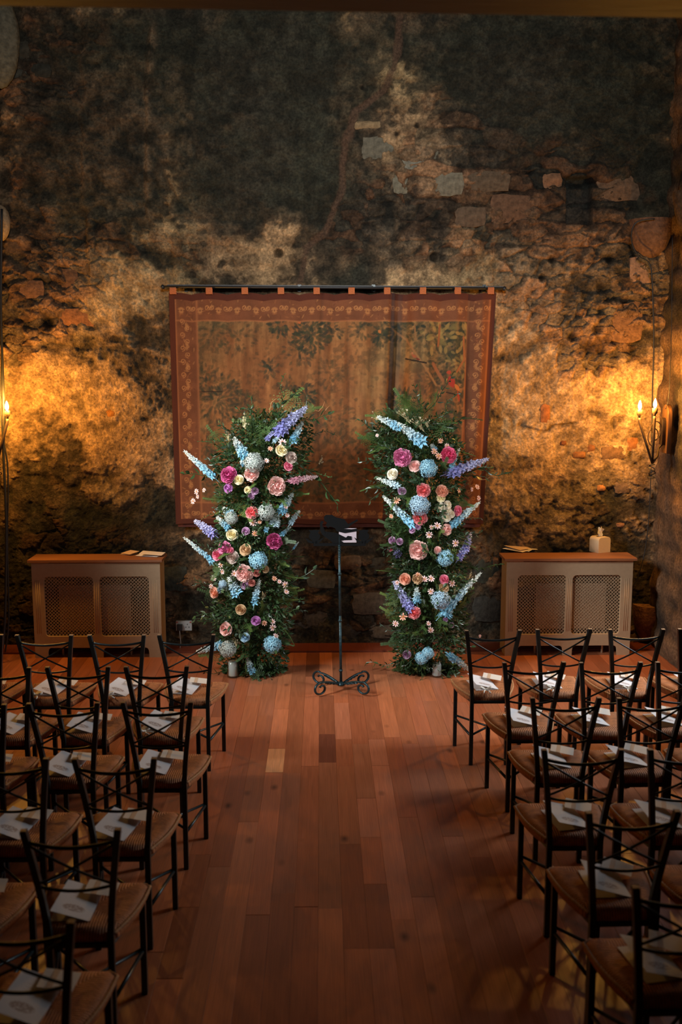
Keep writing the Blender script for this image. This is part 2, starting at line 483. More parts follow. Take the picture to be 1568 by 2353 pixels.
HT = 6.2
nx, nz = 760, 800
gx = np.linspace(-XW - .12, XW + .12, nx); gz = np.linspace(-.02, HT, nz)
X, Z = np.meshgrid(gx, gz)
PX, PY = px_of(X, D, Z)          # used only to lay out the stains and patches on the wall plane
w1 = (fbm(X, Z, 2.2, 5, 11) - .5); w2 = (fbm(X, Z, 2.2, 5, 23) - .5)
QX, QY = PX + w1 * 190, PY + w2 * 190
n_big = fbm(X, Z, 1.1, 5, 1); n_mid = fbm(X, Z, 5, 5, 2); n_fine = fbm(X, Z, 20, 4, 3); n_hz = fbm(X * .45, Z, 7, 5, 5); n_pit = fbm(X, Z, 36, 3, 8)
# irregular rubble: cells of unequal stones, laid roughly in courses
def cells(u, v, seed, jit=.85):
    rs_ = np.random.RandomState(seed); RX = rs_.rand(128, 128); RY = rs_.rand(128, 128); RI = rs_.rand(128, 128)
    iu_ = np.floor(u).astype(int); iv_ = np.floor(v).astype(int); f1 = np.full(u.shape, 9.); f2 = np.full(u.shape, 9.); idd = np.zeros(u.shape)
    for a_ in (-1, 0, 1):
        for b_ in (-1, 0, 1):
            ci, cj = (iu_ + a_) % 128, (iv_ + b_) % 128
            px_, py_ = iu_ + a_ + .5 + (RX[ci, cj] - .5) * jit, iv_ + b_ + .5 + (RY[ci, cj] - .5) * jit
            dd = np.abs(u - px_) ** 1.6 * .8 + np.abs(v - py_) ** 1.6
            m1 = dd < f1; f2 = np.where(m1, f1, np.minimum(f2, dd)); idd = np.where(m1, RI[ci, cj], idd); f1 = np.where(m1, dd, f1)
    return f1, f2, idd


wx = X + .10 * (fbm(X, Z, 2.5, 5, 41) - .5) * 2; wz = Z + .07 * (fbm(X, Z, 3.1, 5, 40) - .5) * 2
f1, f2, bid = cells(wx / .30 + .5 * np.floor(wz / .15) * .7, wz / .15, 5)
f1b, f2b, bid2 = cells(wx / .13, wz / .075, 15)
bigm = fbm(X, Z, 1.7, 3, 45) > .52
joint = np.where(bigm, 1 - sst(.02, .22, f2 - f1 + .25 * (n_mid - .5)), (1 - sst(.0, .25, f2b - f1b + .25 * (n_mid - .5))) * .7)
bid = np.where(bigm, bid, bid2)
# where the stones show through
stone = blobs(QX, QY, [(1330, 470, 300, 130, 1.0), (1050, 420, 190, 150, .9), (1420, 730, 190, 150, 1.0), (1010, 300, 120, 80, .5), (60, 620, 190, 160, 1.0),
                       (80, 160, 200, 160, .8), (800, 1370, 420, 150, 1.0), (1390, 1190, 110, 90, .75), (100, 1350, 200, 200, .8), (60, 790, 130, 50, .8),
                       (1290, 760, 100, 60, .8), (1000, 580, 90, 60, .6), (300, 580, 140, 60, .7), (560, 540, 100, 50, .4), (1200, 620, 70, 90, .7), (850, 560, 90, 60, .6), (900, 470, 90, 110, .6)])
sm = sst(.35, .75, stone * .85 + (n_mid - .5) * 1.3)
# dark soot / moss; right of the hanging a cast shadow is painted in
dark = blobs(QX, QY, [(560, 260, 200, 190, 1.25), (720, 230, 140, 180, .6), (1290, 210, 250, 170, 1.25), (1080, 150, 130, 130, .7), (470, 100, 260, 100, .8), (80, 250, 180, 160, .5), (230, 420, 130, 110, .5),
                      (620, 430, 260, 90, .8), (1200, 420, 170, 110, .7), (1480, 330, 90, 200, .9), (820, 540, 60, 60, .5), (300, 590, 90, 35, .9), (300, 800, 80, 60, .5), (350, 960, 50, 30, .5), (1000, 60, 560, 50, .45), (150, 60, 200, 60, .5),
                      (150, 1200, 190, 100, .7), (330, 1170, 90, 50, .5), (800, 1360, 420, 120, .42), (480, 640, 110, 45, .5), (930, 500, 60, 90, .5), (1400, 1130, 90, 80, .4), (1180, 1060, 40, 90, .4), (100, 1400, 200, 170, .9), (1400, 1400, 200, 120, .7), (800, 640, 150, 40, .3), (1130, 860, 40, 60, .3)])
light = blobs(QX, QY, [(650, 590, 90, 70, 1.0), (500, 560, 80, 35, .6), (930, 600, 50, 130, .7), (1070, 620, 120, 70, 1.0), (900, 190, 130, 110, .55), (960, 330, 110, 70, .6), (880, 400, 60, 120, .5), (350, 440, 16, 120, .8), (270, 690, 100, 90, .55), (300, 640, 120, 60, .5), (740, 220, 50, 50, .6),  # pale plaster; the lit band over the hanging is painted in too
                       (1300, 900, 230, 160, 1.1), (1190, 820, 110, 170, .9), (1220, 1130, 150, 110, .75), (110, 890, 150, 120, .9), (290, 1030, 130, 100, .6), (240, 720, 90, 70, .35), (1040, 450, 60, 50, .4), (600, 390, 60, 30, .25), (1170, 560, 120, 40, .5)])  # plaster by both lamps, with their glow painted into it
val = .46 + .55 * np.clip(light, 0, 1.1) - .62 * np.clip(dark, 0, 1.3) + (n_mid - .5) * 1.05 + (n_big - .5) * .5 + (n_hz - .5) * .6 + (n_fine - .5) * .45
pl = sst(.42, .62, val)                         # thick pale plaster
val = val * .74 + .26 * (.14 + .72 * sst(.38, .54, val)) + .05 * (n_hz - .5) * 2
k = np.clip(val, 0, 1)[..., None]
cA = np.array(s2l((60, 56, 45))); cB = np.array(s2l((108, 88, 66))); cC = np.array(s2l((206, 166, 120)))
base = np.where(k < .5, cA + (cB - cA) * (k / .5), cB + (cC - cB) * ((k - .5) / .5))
sred = np.array(s2l((132, 92, 66))); sgry = np.array(s2l((96, 90, 78)))
stc = sgry + (sred - sgry) * sst(.25, .75, bid)[..., None]
stc = stc * (.55 + .75 * bid[..., None]) * (.45 + .75 * k)
col = base * (1 - .62 * sm[..., None]) + stc * .62 * sm[..., None]
green = sst(.5, .8, fbm(X, Z, 1.6, 4, 77) + np.clip(dark, 0, 1) * .25)[..., None]
col = col * (1 + green * np.array((-.12, -.03, -.06)))
col = col * (1 - .38 * (joint * sm)[..., None])
col = col * (.80 + .42 * sst(.3, .7, n_fine))[..., None]
# blotches of bare plaster pitted through
pit = sst(.60, .68, n_mid * .55 + n_fine * .45); col = col * (1 - .35 * pit[..., None])
n9 = fbm(X, Z, 9, 5, 301); col = col * (.74 + .56 * sst(.32, .68, n9))[..., None]
for xs_, ya_, yb_, am_, wd_ in ((345, 60, 498, .55, 9), (191, 40, 470, .30, 6), (208, 490, 660, .25, 6), (918, 300, 640, .35, 8)):  # pale strips: lit edges of the upright steps, put into the colour
    q = am_ * np.exp(-((PX - xs_ - (n_mid - .5) * 40) / wd_) ** 2) * sst(ya_ - 30, ya_ + 30, PY) * (1 - sst(yb_ - 30, yb_ + 10, PY)) * sst(.35, .6, n9)
    col = col * (1 - q[..., None]) + np.array(s2l((158, 128, 96))) * q[..., None]
# the brown settling crack
crack = [(915, 40), (908, 150), (882, 205), (818, 255), (800, 330), (782, 450), (748, 538), (703, 568), (692, 650)]
cd_ = np.full(X.shape, 1e9)
KX, KY = PX + (n_mid - .5) * 26, PY
for (ax, ay), (bx, by) in zip(crack[:-1], crack[1:]):
    t = np.clip(((KX - ax) * (bx - ax) + (KY - ay) * (by - ay)) / ((bx - ax) ** 2 + (by - ay) ** 2), 0, 1)
    cd_ = np.minimum(cd_, np.hypot(KX - ax - t * (bx - ax), KY - ay - t * (by - ay)))
cw = 1 - sst(4, 11, cd_)
col = col * (1 - .8 * cw[..., None]) + np.array(s2l((104, 78, 60))) * .8 * cw[..., None]
# height
H = .060 * (n_big - .5) + .055 * (n_mid - .5) + .030 * (n_hz - .5) + .026 * (n_fine - .5) + .014 * (n_pit - .5) + .014 * pl
H += sm * (.026 * (bid - .5) - .022 * joint + .008)
H -= .012 * cw + .010 * pit


def vstep(xp, y0, y1, amt, wdt=7):
    e = xp + (n_mid - .5) * 26; m_ = sst(y0 - 10, y0 + 10, PY) * (1 - sst(y1 - 10, y1 + 10, PY))
    return amt * m_ * sst(-wdt, wdt, PX - e) * np.exp(-np.clip(PX - e, 0, None) / 130)


H += vstep(340, 60, 500, .035) + vstep(190, 30, 480, .03) + vstep(203, 480, 660, .03) + vstep(915, 300, 640, .02) + vstep(395, 30, 160, .02)
ledge = sst(-8, 8, PY - (498 + (n_mid - .5) * 40)) * (1 - sst(330, 460, PX) * 1) * np.exp(-np.clip(PY - 498, 0, None) / 120) * sst(195, 205, PX); H += .03 * ledge
for hx, hy, hr, dp in ((641, 582, 9, .10), (998, 590, 9, .10), (1372, 757, 12, .04), (1402, 596, 9, .05), (958, 290, 6, .03), (833, 200, 5, .03), (1245, 640, 9, .04), (1268, 597, 9, .04), (1316, 775, 12, .03), (110, 745, 16, .02), (912, 308, 6, .03), (1380, 660, 10, .03)):
    q = np.exp(-(((PX - hx) / hr) ** 2 + ((PY - hy) / hr) ** 2) ** 2); H -= dp * q; col = col * (1 - .85 * q[..., None])
# the square putlog hole
q = sst(0, 7, 32 - np.abs(PX - 1332 + (PY - 460) * .03)) * sst(0, 7, 58 - np.abs(PY - 461)); H -= .10 * q
col = col * (1 - .62 * q[..., None]) + np.array((.020, .026, .024)) * .6 * q[..., None]
# ragged horizontal cracks
for x0, x1, yy, am in ((0, 200, 642, 12), (40, 250, 745, 10), (30, 260, 783, 16), (60, 270, 1105, 12), (1150, 1420, 405, 7), (1160, 1460, 800, 12), (1390, 1470, 690, 6), (1250, 1330, 1275, 6), (1260, 1420, 1193, 6), (850, 960, 1342, 5), (700, 1000, 1310, 5), (1180, 1330, 990, 5)):
    ln = yy + (fbm(X, Z, 4, 4, int(yy)) - .5) * 90
    q = np.exp(-((PY - ln) / am) ** 2) * sst(x0 - 20, x0 + 20, PX) * (1 - sst(x1 - 20, x1 + 20, PX))
    H -= .028 * q; col = col * (1 - .5 * q[..., None])
# round to the corners, flat behind the hanging
cornr = sst(XW - .10, XW + .12, np.abs(X)); H += .05 * cornr
beh = sst(0, 20, PX - 395) * sst(0, 20, 1130 - PX) * sst(0, 20, PY - 670) * sst(0, 20, 1200 - PY); H = H * (1 - .7 * beh)
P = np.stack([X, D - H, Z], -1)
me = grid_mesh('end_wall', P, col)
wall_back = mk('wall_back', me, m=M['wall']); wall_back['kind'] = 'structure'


def wall_h(px, py):
    """y of the wall surface where pixel px,py lands"""
    p = ony(px, py, D); i = int(np.clip((p.z + .02) / (HT + .02) * (nz - 1), 0, nz - 1)); j = int(np.clip((p.x + XW + .12) / (2 * XW + .24) * (nx - 1), 0, nx - 1))
    return float(P[i, j, 1])


# stones that stand out one by one
def stone_mesh(name, w, h, d, seed):
    r = random.Random(seed); mb = MB(); n = 5
    pts = []
    for j in range(n):
        for i in range(n):
            u, v = i / (n - 1) * 2 - 1, j / (n - 1) * 2 - 1
            e = max(abs(u), abs(v))
            x = (u * (1 - .10 * v * v) + (r.random() - .5) * .16) * w / 2; z = (v * (1 - .10 * u * u) + (r.random() - .5) * .16) * h / 2
            y = -d * (1 - .75 * (e > .9)) * (.8 + .4 * r.random())
            pts.append((x, y, z))
    fs = [(j * n + i, j * n + i + 1, (j + 1) * n + i + 1, (j + 1) * n + i) for j in range(n - 1) for i in range(n - 1)]
    ring = [i for i in range(n)] + [j * n + n - 1 for j in range(1, n)] + [(n - 1) * n + i for i in range(n - 2, -1, -1)] + [j * n for j in range(n - 2, 0, -1)]
    b0 = len(pts); pts += [(pts[q][0] * 1.02, .05, pts[q][2] * 1.02) for q in ring]
    m_ = len(ring)
    fs += [(ring[(q + 1) % m_], ring[q], b0 + q, b0 + (q + 1) % m_) for q in range(m_)]
    mb.add(pts, fs)
    me = mb.mesh(name); smooth_angle(me, 50)
    return me


STONES = [(1030, 425, 66, 52, (104, 96, 80)), (1004, 352, 74, 40, (90, 84, 70)), (920, 425, 34, 42, (104, 98, 82)), (1110, 420, 118, 46, (84, 68, 52)), (1178, 480, 100, 62, (92, 66, 48)),
          (1422, 432, 96, 58, (98, 76, 58)), (1270, 415, 44, 34, (118, 84, 60)), (845, 288, 58, 18, (122, 100, 72)), (872, 340, 78, 52, (92, 86, 72)), (1440, 740, 72, 88, (112, 80, 54)),
          (1470, 620, 50, 62, (140, 108, 84)), (1192, 1120, 0, 0, None), (1381, 1120, 20, 14, (178, 120, 70)), (1430, 1118, 38, 30, (112, 90, 72)), (1426, 1207, 20, 12, (132, 96, 74)), (1408, 1040, 60, 30, (110, 82, 58)),
          (1330, 1045, 30, 16, (150, 100, 60)), (1252, 950, 22, 42, (150, 92, 52)), (1293, 1018, 16, 12, (120, 74, 48)), (1358, 1030, 22, 20, (126, 82, 52)), (1452, 1020, 26, 32, (130, 84, 50)),
          (740, 1330, 70, 44, (92, 88, 74)), (850, 1385, 80, 52, (84, 74, 62)), (1130, 1400, 90, 60, (58, 56, 50)), (880, 1448, 64, 40, (110, 98, 80)), (710, 1420, 86, 58, (82, 74, 62)),
          (800, 1292, 64, 34, (104, 86, 68)), (1120, 1310, 54, 60, (52, 54, 46)), (800, 1450, 60, 40, (66, 60, 52)), (880, 1300, 60, 40, (70, 66, 56)), (405, 1330, 54, 60, (56, 60, 54)),
          (160, 640, 40, 44, (98, 70, 50)), (70, 665, 60, 40, (112, 80, 58)), (180, 730, 80, 40, (132, 88, 56)), (52, 115, 30, 36, (62, 58, 48)), (96, 165, 44, 30, (52, 50, 42)), (30, 175, 60, 40, (70, 66, 56)),
          (30, 560, 44, 44, (84, 66, 50)), (256, 950, 26, 20, (170, 110, 50)), (1340, 1180, 0, 0, None), (1080, 500, 70, 44, (88, 70, 54)), (950, 375, 50, 30, (110, 104, 90))]
k_ = 0
for (sx_, sy_, sw, sh, sc_) in STONES:
    if not sc_: continue
    p = ony(sx_, sy_, D); s_ = 2287 / 8.75
    o = mk('stone', stone_mesh('stone', sw / s_, sh / s_, .018, k_), wall_back, (p.x, wall_h(sx_, sy_) + .004, p.z), (0, rnd.uniform(-.05, .05), 0), M['stone'])
    o.color = (*s2l(sc_), 1); k_ += 1


# side walls, with a deep window opening in each
def side_wall(name, sgn, wy0, wy1, wz0, wz1):
    ny_, nz_ = 330, 230
    gy = np.linspace(-1.6, D + .15, ny_); gz = np.linspace(-.02, HT, nz_); Y, Z = np.meshgrid(gy, gz)
    s = 200 if sgn > 0 else 300
    H = .07 * (fbm(Y + s, Z, 1.2, 5, s) - .5) + .05 * (fbm(Y + s, Z, 4, 5, s + 9) - .5) + .02 * (fbm(Y, Z, 20, 4, s + 3) - .5)
    op = sst(0, .05, Y - wy0) * sst(0, .05, wy1 - Y) * sst(0, .05, Z - wz0) * sst(0, .05, wz1 - Z)
    v = fbm(Y + s, Z, 3, 5, s + 20)
    c = np.array(s2l((70, 60, 50))) + (np.array(s2l((140, 108, 80))) - np.array(s2l((70, 60, 50)))) * sst(.3, .7, v + .12 * (2.6 - Z) / 2.6)[..., None]
    rr = np.floor(Z / .24); r_ = Z / .24 - rr; c_ = (Y + rr * .17) / .42; c_ = c_ - np.floor(c_)
    jt = 1 - sst(.02, .08, np.minimum(np.minimum(r_, 1 - r_) * .24, np.minimum(c_, 1 - c_) * .42) + .03 * (v - .5))
    H -= .02 * jt; c = c * (1 - .3 * jt[..., None])
    Xs = sgn * (XW - H + .0 * op) + sgn * .36 * op
    P = np.stack([Xs, Y, Z], -1)
    o = mk(name, grid_mesh(name, P[:, ::-1] if sgn < 0 else P, c[:, ::-1] if sgn < 0 else c), m=M['wall']); o['kind'] = 'structure'
    return o


wall_right = side_wall('wall_right', 1, 5.75, 6.95, 1.0, 2.9)
wall_left = side_wall('wall_left', -1, 4.6, 5.8, 2.3, 4.1)
mb = MB(); mb.box((0, -1.65, HT / 2), (2 * XW + .4, .1, HT)); o = mk('wall_front', mb.mesh('w', False), m=M['wood_dark']); o['kind'] = 'structure'
M['dim'] = mat('dark_ceiling_boards', (.05, .035, .025), .9, noise=.3, nscale=5)
mb = MB(); mb.box((0, D / 2 - .8, HT + .05), (2 * XW + .5, D + 2.2, .1)); o = mk('ceiling', mb.mesh('c', False), m=M['dim']); o['kind'] = 'structure'
# window glazing with stone mullion, seen only obliquely
for nm, sgn, wy0, wy1, wz0, wz1 in (('window_1', 1, 5.75, 6.95, 1.0, 2.9), ('window_2', -1, 4.6, 5.8, 2.3, 4.1)):
    mb = MB(); x = sgn * (XW + .12)
    mb.box((x, wy0 + .04, (wz0 + wz1) / 2), (.08, .08, wz1 - wz0)); mb.box((x, wy1 - .04, (wz0 + wz1) / 2), (.08, .08, wz1 - wz0))
    mb.box((x, (wy0 + wy1) / 2, wz0 + .04), (.08, wy1 - wy0, .08)); mb.box((x, (wy0 + wy1) / 2, wz1 - .04), (.08, wy1 - wy0, .08)); mb.box((x, (wy0 + wy1) / 2, (wz0 + wz1) / 2), (.06, .05, wz1 - wz0))
    o = mk(nm, mb.mesh(nm, False), m=M['wood_dark']); o['kind'] = 'structure'

# dark beam across the top of the view
a = ony(0, 13, 2.96); b = ony(1568, 41, 2.96)
mb = MB(); L_ = 6.2; mb.box((0, 0, .14), (L_, .22, .28))
o = mk('trim_1', mb.mesh('beam', False), loc=((a.x + b.x) / 2, 2.85, (a.z + b.z) / 2), rot=(0, math.atan2(a.z - b.z, b.x - a.x), 0), m=M['wood_dark']); o['kind'] = 'structure'

# corbels and projecting stones by the corners
def d_corbel(w, h, d, flat=True):
    mb = MB(); n = 14; rings = 8; vs = []; fs = []
    for j in range(rings + 1):
        t = j / rings; yy = -d * sin(t * pi / 2); sc = cos(t * pi / 2 * .93)
        for i in range(n):
            an = pi + pi * i / (n - 1); x = w / 2 * cos(an) * sc; z = h * sin(an) * sc
            vs.append((x, yy, z))
    m_ = n
    for j in range(rings):
        for i in range(m_): fs.append((j * m_ + i, (j + 1) * m_ + i, (j + 1) * m_ + (i + 1) % m_, j * m_ + (i + 1) % m_))
    fs.append(tuple(rings * m_ + i for i in range(m_)))
    mb.add(vs, fs); me = mb.mesh('corbel'); smooth_angle(me, 50); return me


p = ony(1502, 506, D); o = mk('corbel', d_corbel(.40, .33, .20), wall_back, (p.x - .02, D + .01, p.z), m=M['stone']); o.color = (*s2l((98, 72, 56)), 1); o['label'] = 'rounded corbel stone near the right corner'
p = ony(1496, 1393, D - .1); o = mk('corbel', d_corbel(.27, .36, .16), wall_back, (p.x, D, p.z), m=M['stone']); o.color = (*s2l((128, 92, 68)), 1); o['label'] = 'low rounded stone beside the right radiator cover'
p = onx(1562, 470, XW - .12)
for (cx_, cy_, w_, h_, c_) in ((1612, 440, .50, .38, (84, 66, 50)),):
    p = ony(cx_, cy_, 7.9); o = mk('corbel', d_corbel(w_ * .8, h_, .2), wall_right, (p.x, p.y, p.z), (0, 0, -pi / 2 * .6), M['stone']); o.color = (*s2l(c_), 1)


def lump(w, h, d, seed):
    r = random.Random(seed); mb = MB(); n, m_ = 14, 10; vs = []; fs = []
    for j in range(m_ + 1):
        for i in range(n):
            a1 = 2 * pi * i / n; a2 = pi * j / m_
            k2 = 1 + .10 * sin(3 * a1 + seed) * sin(a2) + .05 * r.random()
            vs.append((w / 2 * sin(a2) * cos(a1) * k2, d / 2 * sin(a2) * sin(a1) * k2, h / 2 * cos(a2)))
    for j in range(m_):
        for i in range(n): fs.append((j * n + i, j * n + (i + 1) % n, (j + 1) * n + (i + 1) % n, (j + 1) * n + i))
    mb.add(vs, fs); return mb.mesh('lump')


for (cx_, cy_, w_, h_, c_) in ((-2, 90, .30, .78, (104, 100, 84)), (0, 512, .17, .30, (150, 130, 104))):
    p = ony(cx_, cy_, 8.74); o = mk('stone', lump(w_, h_, .22, int(cy_)), wall_back, tuple(p), m=M['stone']); o.color = (*s2l(c_), 1)

# ------------------------------------------------------------------ floor
mb = MB(); mb.box((0, D / 2 - .7, -.055), (2 * XW + .3, D + 2.0, .09)); floor = mk('floor', mb.mesh('subfloor', False), m=M['subfloor']); floor['kind'] = 'structure'
PW = .112
pmesh = {}


def plank_mesh(L):
    L = round(L, 2)
    if L not in pmesh:
        mb = MB(); g_ = .0004; b_ = .0007; w = PW / 2 - g_; l = L / 2 - g_
        vs = [(-w, -l, -.012), (w, -l, -.012), (w, l, -.012), (-w, l, -.012), (-w, -l, -b_), (w, -l, -b_), (w, l, -b_), (-w, l, -b_), (-w + b_, -l + b_, 0), (w - b_, -l + b_, 0), (w - b_, l - b_, 0), (-w + b_, l - b_, 0)]
        fs = [(0, 1, 5, 4), (1, 2, 6, 5), (2, 3, 7, 6), (3, 0, 4, 7), (4, 5, 9, 8), (5, 6, 10, 9), (6, 7, 11, 10), (7, 4, 8, 11), (8, 9, 10, 11)]
        mb.add(vs, fs); pmesh[L] = mb.mesh('plank', False); pmesh[L].materials.append(M['floor'])
    return pmesh[L]


PCOL = [(184, 110, 72), (174, 100, 64), (190, 114, 74), (168, 96, 62), (180, 106, 70), (158, 92, 60), (186, 114, 80), (170, 104, 70)]
fr = random.Random(12)
YEND = D - .26
ncol = int(XW / PW) + 1
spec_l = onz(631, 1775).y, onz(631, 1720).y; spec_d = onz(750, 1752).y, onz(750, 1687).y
rest = MB()
nplank = 0
for k in range(-ncol, ncol + 1):
    x = -.02 + (k + .5) * PW
    if abs(x) > XW + .04: continue
    cuts = [2.95]
    y = 2.95
    cuts = [2.95 - fr.random() * .0]
    while y < YEND - .35:
        y += fr.choice([.5, .8, 1.1, 1.4, 1.7, 1.9, 2.1]) * fr.uniform(.85, 1.12); cuts.append(min(y, YEND))
    cuts[-1] = YEND
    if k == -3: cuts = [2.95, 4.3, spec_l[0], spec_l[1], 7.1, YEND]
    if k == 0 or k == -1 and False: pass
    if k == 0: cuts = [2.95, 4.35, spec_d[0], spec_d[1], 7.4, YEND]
    for y0, y1 in zip(cuts[:-1], cuts[1:]):
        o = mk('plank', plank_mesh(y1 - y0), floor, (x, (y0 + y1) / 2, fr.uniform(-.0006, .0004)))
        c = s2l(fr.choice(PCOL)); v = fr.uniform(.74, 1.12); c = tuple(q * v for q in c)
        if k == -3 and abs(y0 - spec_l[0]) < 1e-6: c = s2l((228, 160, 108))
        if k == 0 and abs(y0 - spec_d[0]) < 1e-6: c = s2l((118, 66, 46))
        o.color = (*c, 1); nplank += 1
    yy = -1.6
    while yy < 2.95 - .01:
        y1 = min(yy + fr.uniform(.8, 1.8), 2.95); rest.box((x, (yy + y1) / 2, -.006), (PW - .003, y1 - yy - .003, .012)); yy = y1
o = mk('plank_field', rest.mesh('planks', False), floor, m=M['floor']); o['kind'] = 'stuff'; o.color = (*s2l((168, 98, 62)), 1)
# border plank running across along the end wall
mb = MB(); mb.box((0, D - .125, -.002), (2 * XW + .1, .25, .03)); o = mk('baseboard_back', mb.mesh('border', False), m=M['floor']); o['kind'] = 'structure'; o.color = (*s2l((124, 62, 42)), 1)
print('planks', nplank)

# ------------------------------------------------------------------ tapestry
NW, NH = 1040, 760
U, V = np.meshgrid(np.linspace(0, 1, NW), np.linspace(0, 1, NH))
c3 = lambda r, g_, b_: np.array(s2l((r, g_, b_)))
img = np.zeros((NH, NW, 3))
streak = fbm(U * 60, V * 5, 1, 4, 60); mott = fbm(U * 4, V * 3, 1.5, 5, 61); red = fbm(U * 3, V * 4, 1.3, 4, 62)
base_c = c3(112, 84, 52) + (c3(160, 120, 72) - c3(112, 84, 52)) * sst(.35, .7, mott * .5 + streak * .5)[..., None]
img[:] = base_c
rd = sst(.40, .62, red * .6 + .35 * V + .08)[..., None]
img = img * (1 - .6 * rd) + c3(150, 84, 44) * .6 * rd
img *= (.66 + .56 * streak)[..., None] * (.75 + .5 * fbm(U * 90, V * 70, 1, 4, 68))[..., None]
px0, px1, py0, py1 = 392, 1138, 670, 1203


# small leafy mottling of the whole field
mot = sst(.50, .60, fbm(U * 75, V * 55, 1, 3, 64) * .65 + fbm(U * 9, V * 7, 1, 3, 65) * .35)[..., None]; img = img * (1 - .42 * mot) + c3(60, 54, 36) * .42 * mot


def uv(px, py): return (px - px0) / (px1 - px0), (py - py0) / (py1 - py0)


AR = 3.0 / 2.15


def stamp(cu, cv, L, w, ang, colr, a=.8, kind='leaf'):
    x0 = int(max(0, (cu - L) * NW)); x1 = int(min(NW, (cu + L) * NW + 1)); y0 = int(max(0, (cv - L * AR) * NH)); y1 = int(min(NH, (cv + L * AR) * NH + 1))
    if x1 <= x0 or y1 <= y0: return
    du = (U[y0:y1, x0:x1] - cu); dv = (V[y0:y1, x0:x1] - cv) / AR
    s = du * cos(ang) + dv * sin(ang); t = -du * sin(ang) + dv * cos(ang)
    sn = s / L
    m_ = np.clip((w * (1 - sn * sn) - np.abs(t)) / (w * .35), 0, 1) * (np.abs(sn) < 1)
    m_ = (m_ * a)[..., None]
    img[y0:y1, x0:x1] = img[y0:y1, x0:x1] * (1 - m_) + colr * m_


tr = random.Random(3)
DG = [c3(48, 52, 38), c3(58, 60, 40), c3(40, 46, 38), c3(72, 66, 42)]


def bush(px, py, r, n, dark=.75, ll=.012, cols=DG):
    cu, cv = uv(px, py); ru = r / (px1 - px0)
    for _ in range(n):
        a_ = tr.random() * 2 * pi; rr_ = ru * tr.random() ** .6
        stamp(cu + cos(a_) * rr_, cv + sin(a_) * rr_ * AR, ll * tr.uniform(.5, 1.1), ll * .40, a_ + tr.uniform(-.5, .5), tr.choice(cols), dark * tr.uniform(.5, 1))


for bx, by, br, bn, bd in ((490, 755, 48, 120, .45), (545, 770, 45, 70, .5), (640, 745, 26, 60, .9), (715, 765, 45, 170, .85), (690, 800, 40, 70, .55), (760, 750, 30, 60, .7), (470, 870, 40, 90, .6), (500, 910, 60, 200, .6), (560, 925, 38, 80, .5), (620, 840, 22, 40, .7),
                           (700, 900, 30, 70, .85), (660, 880, 22, 30, .6), (760, 850, 40, 60, .4), (830, 745, 30, 50, .6), (875, 765, 26, 60, .8), (920, 750, 40, 90, .8), (985, 745, 50, 120, .75), (1050, 770, 48, 200, .7), (1085, 760, 30, 80, .8), (1040, 820, 55, 200, .65), (1000, 870, 40, 100, .5),
                           (935, 920, 40, 120, .75), (1080, 880, 30, 120, .7), (1060, 950, 40, 130, .7), (960, 970, 60, 140, .5), (1080, 1000, 34, 120, .6), (760, 960, 60, 90, .4), (900, 1000, 60, 90, .5), (470, 1020, 40, 100, .5), (560, 1040, 50, 90, .4), (740, 1060, 110, 220, .5), (850, 1090, 90, 160, .45), (700, 1110, 80, 120, .5), (470, 1110, 50, 90, .4)):
    bush(bx, by, br, bn, bd)
LGc = [c3(150, 120, 66), c3(120, 100, 56), c3(166, 128, 70)]
bush(1010, 765, 42, 34, .8, .016, LGc); bush(1075, 770, 36, 30, .8, .016, LGc); bush(1065, 830, 34, 40, .7, .012, LGc)


def stroke(pts, w, colr, a=.8):
    for (ax, ay), (bx, by) in zip(pts[:-1], pts[1:]):
        n = int(max(abs(bx - ax), abs(by - ay)) / 2) + 1
        for i in range(n):
            t = i / n; cu, cv = uv(ax + (bx - ax) * t, ay + (by - ay) * t); stamp(cu, cv, w * 1.4, w, math.atan2((by - ay), (bx - ax)), colr, a)


stroke([(905, 752), (935, 775), (965, 815), (990, 850), (1010, 880)], .004, c3(150, 104, 62))
stroke([(953, 742), (958, 776)], .003, c3(140, 98, 60))
stroke([(1068, 770), (1072, 820), (1055, 850)], .004, c3(156, 92, 50)); stroke([(1012, 740), (1010, 790)], .004, c3(150, 86, 46))
stroke([(1000, 830), (1025, 870)], .006, c3(150, 90, 54)); stroke([(1088, 850), (1092, 940), (1080, 1000)], .003, c3(88, 46, 26))
stroke([(935, 818), (985, 828)], .003, c3(40, 30, 22)); stroke([(1034, 896), (1060, 902)], .0025, c3(40, 30, 22)); stroke([(440, 895), (510, 893)], .002, c3(50, 36, 24))
# dark upright bands; the deep fold's shadow is painted in here
for bx, bw, aa in ((905, 12, .42), (884, 5, .2), (700, 8, .25), (742, 10, .3), (640, 6, .2), (560, 5, .15)):
    q = np.exp(-(((U * (px1 - px0) + px0) - bx - 5 * np.sin(V * 9)) / bw) ** 2) * sst(.12, .2, V) * (1 - sst(.7, .85, V)); img = img * (1 - aa * q[..., None]) + c3(60, 38, 24) * aa * q[..., None]
# little red bird on its branch and a smaller finch
for (cx_, cy_, ll, ww, an, cc) in ((1038, 850, .010, .007, 0, (176, 66, 40)), (1044, 872, .022, .013, 1.2, (170, 52, 36)), (1058, 885, .016, .007, .95, (196, 110, 52)), (1062, 905, .022, .004, 1.35, (168, 60, 36)), (1050, 842, .004, .002, .2, (150, 100, 50)),
                                   (955, 812, .010, .006, .5, (160, 84, 52)), (950, 805, .005, .004, 0, (176, 110, 70)), (964, 819, .008, .003, .3, (120, 40, 30)), (688, 733, .008, .006, 1, (190, 96, 52)), (873, 757, .007, .005, 1, (184, 110, 56))):
    stamp(*uv(cx_, cy_), ll, ww, an, c3(*cc), .95)
